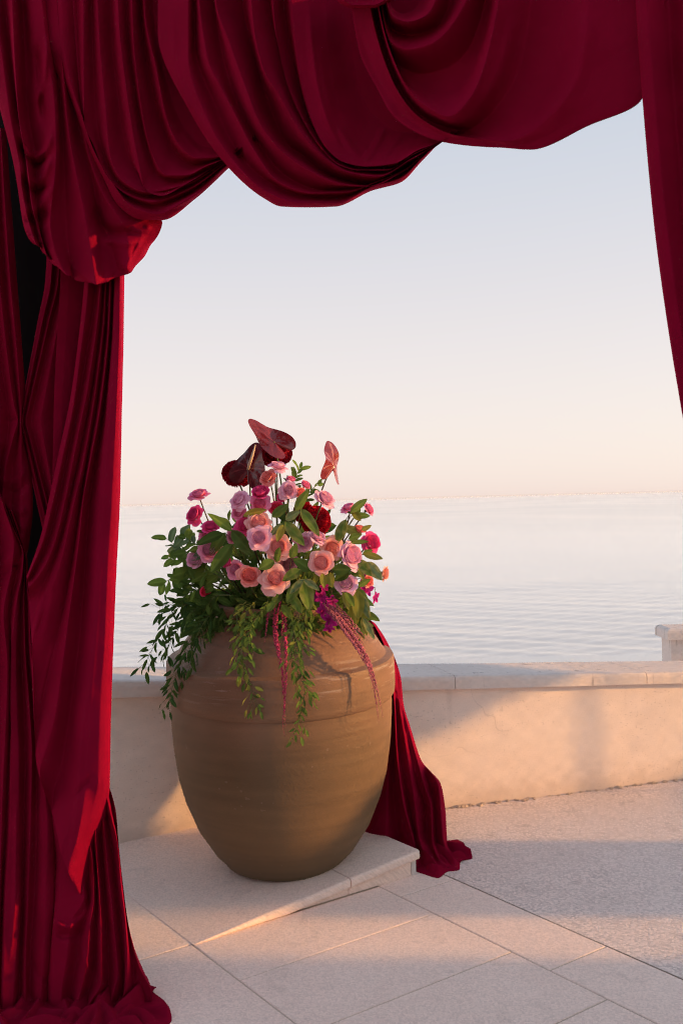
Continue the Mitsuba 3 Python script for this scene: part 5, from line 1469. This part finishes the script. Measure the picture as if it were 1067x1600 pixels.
# ------------------------------------------------------------------ red cloth falling from the jar
YC = YJ + 0.12
fall = [
    (0.10, [(566, 960), (586, 1010), (596, 1090), (588, 1190), (560, 1298), (556, 1306)]),
    (0.02, [(572, 964), (592, 1014), (603, 1090), (598, 1200), (580, 1295), (578, 1308)]),
    (-0.01, [(576, 966), (598, 1018), (609, 1090), (606, 1200), (604, 1300), (604, 1316)]),
    (0.03, [(578, 968), (602, 1020), (613, 1090), (612, 1200), (622, 1300), (628, 1322)]),
    (-0.045, [(580, 970), (604, 1020), (615, 1085), (620, 1180), (631, 1260), (646, 1318, -0.06), (648, 1345, -0.12), (649, 1362, -0.14)]),
    (-0.005, [(583, 972), (607, 1020), (617, 1085), (624, 1180), (636, 1255, 0.02), (651, 1320, -0.01), (658, 1345, -0.07), (662, 1364, -0.12)]),
    (0.015, [(586, 974), (611, 1022), (620, 1080, 0.0), (626, 1120, -0.03), (636, 1180, -0.045), (646, 1240, -0.04), (655, 1310, -0.06), (668, 1345, -0.13), (684, 1367, -0.18)]),
    (0.035, [(587, 976), (614, 1026), (622, 1075, 0.02), (627, 1110, -0.01), (642, 1180, -0.01), (654, 1230, 0.02), (664, 1262, 0.03), (667, 1310, 0.0), (676, 1335, -0.08), (692, 1362, -0.16)]),
    (0.055, [(588, 978), (617, 1032), (625, 1065, 0.04), (628, 1098, 0.02), (638, 1138, -0.02), (651, 1186, -0.025), (664, 1232, -0.03), (673, 1260, -0.045), (675, 1310, -0.05), (682, 1335, -0.10), (702, 1354, -0.14)]),
    (0.075, [(588, 979), (618, 1033), (626.5, 1065), (629.5, 1098, 0.045), (640, 1138, 0.01), (655, 1188, 0.02), (667, 1216, 0.04), (678, 1260, 0.02), (681, 1310, 0.01), (688, 1332, -0.03), (712, 1352, -0.10)]),
    (0.085, [(588.5, 979), (618.5, 1033), (627, 1065), (630, 1098, 0.06), (641.5, 1138, 0.05), (659, 1190, 0.07), (672, 1206, 0.0), (684, 1226, -0.03), (688, 1262, -0.035), (692, 1310, -0.04), (698, 1330, -0.05), (720, 1345, -0.07)]),
    (0.110, [(588.5, 979), (618.5, 1033), (627, 1065), (630, 1098), (641.5, 1138), (660, 1192), (673, 1206, 0.05), (688, 1224, 0.04), (696, 1270, 0.05), (699, 1318, 0.05), (706, 1330, 0.03), (736, 1338, 0.0)]),
    (0.180, [(584, 979), (612, 1033), (620, 1065), (624, 1098), (636, 1138), (654, 1192), (668, 1205), (682, 1224), (690, 1270), (694, 1318), (698, 1325), (716, 1330)]),
]
fc = thing('velvet_throw', 'dark red velvet cloth falling from the jar mouth behind it to the paving at right', 'cloth')
m = cloth(fall, 150, 220, YC, crumple=0.006, seed=71, floor=0.004, relief=1.5, folds=[
    (0.012, 4, [(622, 1090), (630, 1108), (634, 1130)]), (-0.010, 3, [(616, 1078), (624, 1088), (630, 1086)]), (0.012, 4, [(622, 1112), (634, 1140), (632, 1172)]),
    (0.008, 4, [(650, 1262), (660, 1275), (672, 1262)]), (-0.010, 4, [(640, 1290), (656, 1302), (672, 1290)]), (0.010, 5, [(640, 1310), (660, 1318), (690, 1330)]),
    (-0.012, 5, [(655, 1330), (680, 1345), (700, 1338)]), (0.010, 4, [(668, 1348), (680, 1356), (690, 1350)]), (0.008, 3, [(664, 1228), (676, 1222), (684, 1224)]),
])
part(fc, 'cloth', mikit.ply(m, 'velvet', smooth=True))
# its hem heaped on the paving
inner = gx([(646, 1336), (660, 1330), (680, 1328), (700, 1327), (716, 1330)])
outer = gx([(645, 1360), (662, 1366), (684, 1372), (700, 1362), (716, 1360), (720, 1346), (738, 1341), (734, 1334)])
hr = np.random.default_rng(29)
rdg = [(gx([(652, 1338), (662, 1352), (682, 1364)]), 0.06, 0.030), (gx([(668, 1334), (690, 1346), (712, 1354)]), 0.065, 0.032), (gx([(690, 1330), (708, 1338), (734, 1338)]), 0.055, 0.026),
       (gx([(655, 1352), (676, 1350), (700, 1356)]), 0.045, 0.022), (gx([(664, 1360), (676, 1364), (690, 1362)]), 0.035, 0.016), (gx([(700, 1348), (712, 1346), (722, 1342)]), 0.04, 0.018)]
part(fc, 'heaped_hem', mikit.ply(heap(inner, outer, rdg, 130, 70), 'velvet', smooth=32))

# ------------------------------------------------------------------ the rest of the terrace, right of and behind the viewer: it shades the place
def box(x0, x1, y0, y1, z0, z1, ch=0.0):
    return prism([(x0, y0), (x1, y0), (x1, y1), (x0, y1)], z0, z1, ch)


k = thing('side_parapet', 'low cream parapet closing the terrace on the right', 'wall')
part(k, 'wall_face', mikit.ply(box(3.42, 3.70, 4.45, 5.60, -0.02, 0.27), 'plaster'))
part(k, 'coping_stone', mikit.ply(box(3.38, 3.74, 4.42, 5.60, 0.271, 0.34, 0.012), 'coping_stone'))
k = thing('hedge_planter', 'stone planter with a clipped box hedge along the right of the terrace', 'planter')
part(k, 'trough', mikit.ply(box(3.30, 3.80, -1.6, 3.02, 0.0, 0.36, 0.012), 'coping_stone'))
hb = trimesh.creation.box((0.44, 4.56, 0.60)).subdivide().subdivide().subdivide().subdivide().subdivide()
hb.vertices += 0.05 * (mfbm(hb.vertices * 9, 3)[:, None] - 0.5) * [1, 1, 1]
hb.apply_translation([3.55, 0.71, 0.64])
part(k, 'hedge', plain(hb, GREENS['dark']))
k = thing('terracotta_jar', 'matching terracotta jar standing alone at the far right of the terrace', 'jar')
part(k, 'body', mikit.ply(trimesh.Trimesh(jarpts.reshape(-1, 3) * 0.92 + [3.25, 3.74, 0.0], mesh_grid(jarpts).faces, process=False), 'terracotta', smooth=28))
k = thing('velvet_swag', 'red velvet swag hung on a pole over the right end of the terrace', 'drape')
yy = np.linspace(4.36, 6.3, 60)
lower = np.interp(yy, [4.36, 4.55, 4.72, 4.95, 5.10, 5.4, 6.3], [0.82, 0.87, 0.95, 1.07, 1.14, 1.26, 1.4])
hh = np.linspace(0, 1, 40)
sw = np.array([[[3.15 + 0.05 * math.sin(y * 38 + h * 2), y, 3.2 + (l - 3.2) * h] for h in hh] for y, l in zip(yy, lower)])
part(k, 'cloth', mikit.ply(mesh_grid(sw), 'velvet', smooth=True))
part(k, 'pole', mikit.ply(tube([[3.2, 4.87, 0], [3.2, 4.87, 3.3]], 0.016, 12), 'dark_metal', smooth=40))

# ------------------------------------------------------------------ sea air
scene['haze'] = {'type': 'cube', 'to_world': T().translate([0, 14000, -1.8]).scale([40000, 14800, 5.6]), 'bsdf': {'type': 'null'}, 'interior': {'type': 'ref', 'id': 'sea_air'}}
labels['haze'] = {'label': 'thin warm evening haze over the sea', 'kind': 'stuff'}
